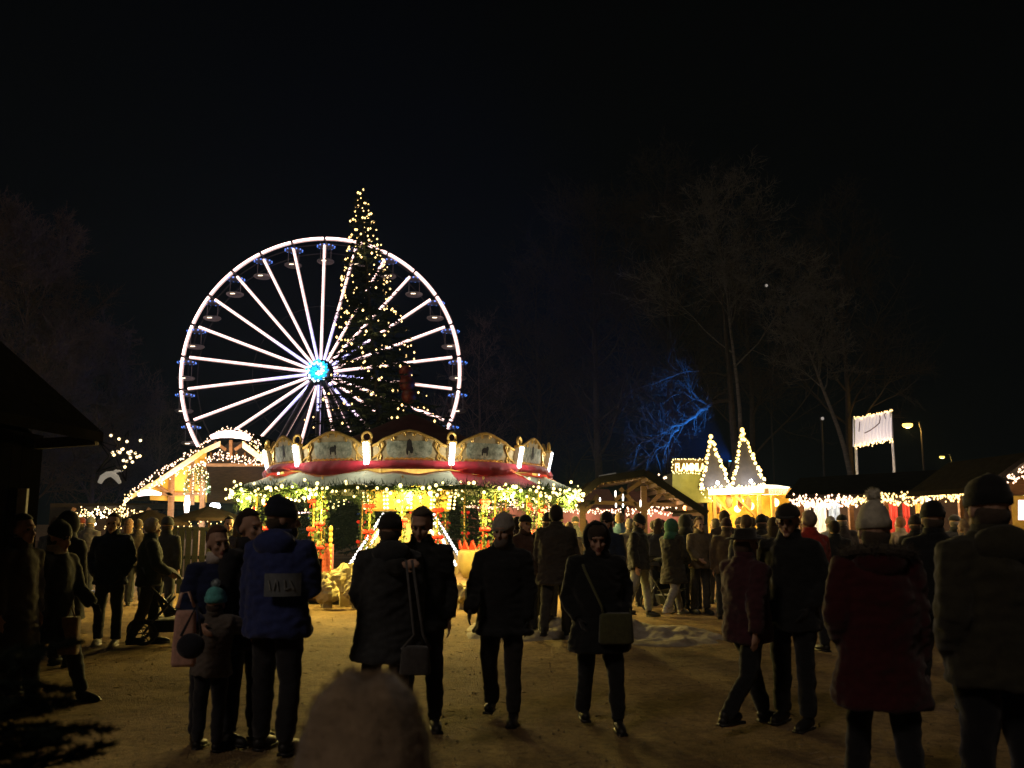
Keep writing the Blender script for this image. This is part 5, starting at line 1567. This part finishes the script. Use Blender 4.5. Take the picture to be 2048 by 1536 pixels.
# ------------------------------------------------------------------ pushchairs
def pushchair(px, fy, yaw, label, S=1.0):
    g = gp(px, fy)
    e = empty('pushchair', g, label, 'pushchair', 'pushchairs in the crowd')
    M = Matrix.Rotation(R(yaw), 3, 'Z')
    T = lambda x, y, z: g + M @ (V((x, y, z)) * S)
    ft = mat('frame_alu', (.07, .07, .075), .3, .15, 9, 0, metal=.8)
    m = MB()
    for sx in (-.24, .24):
        m.tube([T(sx, .42, 1.0), T(sx, .30, .75), T(sx, -.20, .25), T(sx, -.36, .12)], .016, 8)
        m.tube([T(sx, -.02, .62), T(sx, .25, .30), T(sx, .36, .15)], .016, 8)
    m.tube([T(-.24, .42, 1.0), T(0, .46, 1.02), T(.24, .42, 1.0)], .02, 8)
    m.tube([T(-.24, .30, .2), T(.24, .30, .2)], .012, 6)
    m.build('frame', ft, e, smooth=True)
    for x, y, r in ((-.27, .36, .15), (.27, .36, .15), (-.25, -.38, .11), (.25, -.38, .11)):
        m = MB(); m.tube([T(x, y + r * math.cos(a), r + r * .92 * math.sin(a) * 1.0) for a in [i * 2 * math.pi / 18 for i in range(19)]], .022, 6, cap=False)
        w = m.build('wheel', mat('rubber', (.02, .02, .02), .8, .2, 9, 0), e, smooth=True)
        m = MB()
        for a in range(3): m.tube([T(x, y + r * .9 * math.cos(a * 1.047), r + r * .9 * math.sin(a * 1.047)), T(x, y - r * .9 * math.cos(a * 1.047), r - r * .9 * math.sin(a * 1.047))], .008, 5)
        m.build('spokes', ft, w)
    m = MB()
    fab = cloth((.010, .010, .011), 'pram')
    def seat(u, v):
        x = (u - .5) * .44
        if v < .5: return T(x, -.28 + .7 * v, .45 - .08 * math.sin(u * 3.14) - .1 * v)
        return T(x, .07 + .35 * (v - .5), .40 - .08 * math.sin(u * 3.14) + .8 * (v - .5))
    m.grid(seat, 10, 12); m.build('seat', fab, e, smooth=True)
    m = MB(); m.grid(lambda u, v: T((u - .5) * .48, .12 - .34 * math.cos(v * 1.9 + .5) * .8, .72 + .30 * math.sin(v * 1.9 + .45) - .05 * (2 * u - 1) ** 2), 12, 10); m.build('canopy', fab, e, smooth=True)
    m = MB(); m.loft([(.14, 0, 0, .2, .25), (.30, 0, .02, .23, .3)], 12)
    m2 = MB(); m2.add([T(*v) for v in m.v], m.f); m2.build('basket', fab, e)
pushchair(338, 1282, 118, 'dark pushchair with shiny frame pushed by the grey-haired man')
pushchair(1338, 1222, 30, 'low dark pushchair between the grey jeans and the white boots', .95)

# ------------------------------------------------------------------ young fir at the lower left corner
fx = pp(-85, 1500, 2.5)
ft_ = empty('young_fir', (fx.x, 2.5, 0), 'dark young fir reaching in at the lower left corner', 'tree')
m = MB(); m.tube([(fx.x, 2.5, 0), (fx.x + .02, 2.5, 1.32)], [.03, .008], 8); m.build('trunk', BARK, ft_)
m = MB()
def twig(p, d, L, lev):
    q = p + d * L
    mid = (p + q) / 2 + V((0, 0, .02 * L))
    m.tube([p, mid, q], [.004, .003, .0015], 4, cap=False)
    for s_ in along([p, mid, q], .010):
        for _ in range(4):
            sd = rv(); m.needle(s_, d * .7 + sd * .75, rnd.uniform(.016, .028), .0011)
    if lev < 2:
        for t in (.3, .5, .7, .85):
            for sg in (-1, 1):
                sd = d.cross(V((0, 0, 1))).normalized() * sg
                twig(lerp(p, q, t), (d * .8 + sd * .75 + V((0, 0, rnd.uniform(-.1, .12)))).normalized(), L * .42 * (1.15 - t), lev + 1)
for k in range(96):
    z = .35 + .95 * k / 96
    a = k * 2.4
    L = (.62 - .30 * (z - .35)) * rnd.uniform(.75, 1.05)
    twig(V((fx.x, 2.5, z)), V((math.cos(a), math.sin(a), rnd.uniform(-.18, .22))).normalized(), L * (1 if math.cos(a) > -.2 else .6), 0)
m.build('crown', FIRD, ft_)

# ------------------------------------------------------------------ fuse each body and garment into one surface
for o, vox, sm, wr, ql, marks in BAKE:
    r_ = o.modifiers.new('fuse', 'REMESH'); r_.mode = 'VOXEL'; r_.voxel_size = vox
    s_ = o.modifiers.new('soften', 'SMOOTH'); s_.factor = .5; s_.iterations = sm
dg = bpy.context.evaluated_depsgraph_get()
new = [bpy.data.meshes.new_from_object(o.evaluated_get(dg)) for o, *_ in BAKE]
for (o, vox, sm, wr, ql, marks), me in zip(BAKE, new):
    o.modifiers.clear()
    mats_ = list(o.data.materials)
    o.data = me
    me.materials.clear()
    for q in mats_: me.materials.append(q)
    n = len(me.vertices)
    co = np.empty(n * 3); me.vertices.foreach_get('co', co); co = co.reshape(-1, 3)
    if wr:
        no = np.empty(n * 3); me.vertices.foreach_get('normal', no); no = no.reshape(-1, 3)
        sd = len(o.name) * 3.0 + o.parent.location.x
        a = np.array([noise.noise(V((p[0] * 6 + sd, p[1] * 6, p[2] * 6))) + .6 * noise.noise(V((p[0] * 13, p[1] * 13 + sd, p[2] * 24 + 3 * p[0]))) for p in co])
        co = co + no * (a * wr)[:, None]
        me.vertices.foreach_set('co', co.ravel())
    me.polygons.foreach_set('use_smooth', [True] * len(me.polygons))
    idx = np.zeros(len(me.polygons), dtype=np.int32)
    if marks:
        ct = np.empty(len(me.polygons) * 3); me.polygons.foreach_get('center', ct); ct = ct.reshape(-1, 3)
        for c_, rr, mi in marks:
            idx[np.linalg.norm(ct - np.array(c_), axis=1) < rr] = mi
    me.polygons.foreach_set('material_index', idx)
    me.update()
for o in C.objects:
    if '_s' in o.keys(): del o['_s']

# ------------------------------------------------------------------ thin misty air, added for a bloom-like glow round the lights
HAZE = 0.00065
hm = bpy.data.materials.new('night_air'); hm.use_nodes = True
t = hm.node_tree; t.nodes.clear()
pv_ = t.nodes.new('ShaderNodeVolumePrincipled'); pv_.inputs['Color'].default_value = (.45, .68, 1, 1); pv_.inputs['Density'].default_value = HAZE
ou = t.nodes.new('ShaderNodeOutputMaterial'); t.links.new(pv_.outputs[0], ou.inputs['Volume'])
m = MB(); m.box((0, 60, 24), (340, 190, 52))
tag(m.build('haze', hm), 'thin misty air added over the market for a bloom-like glow', kind='stuff')
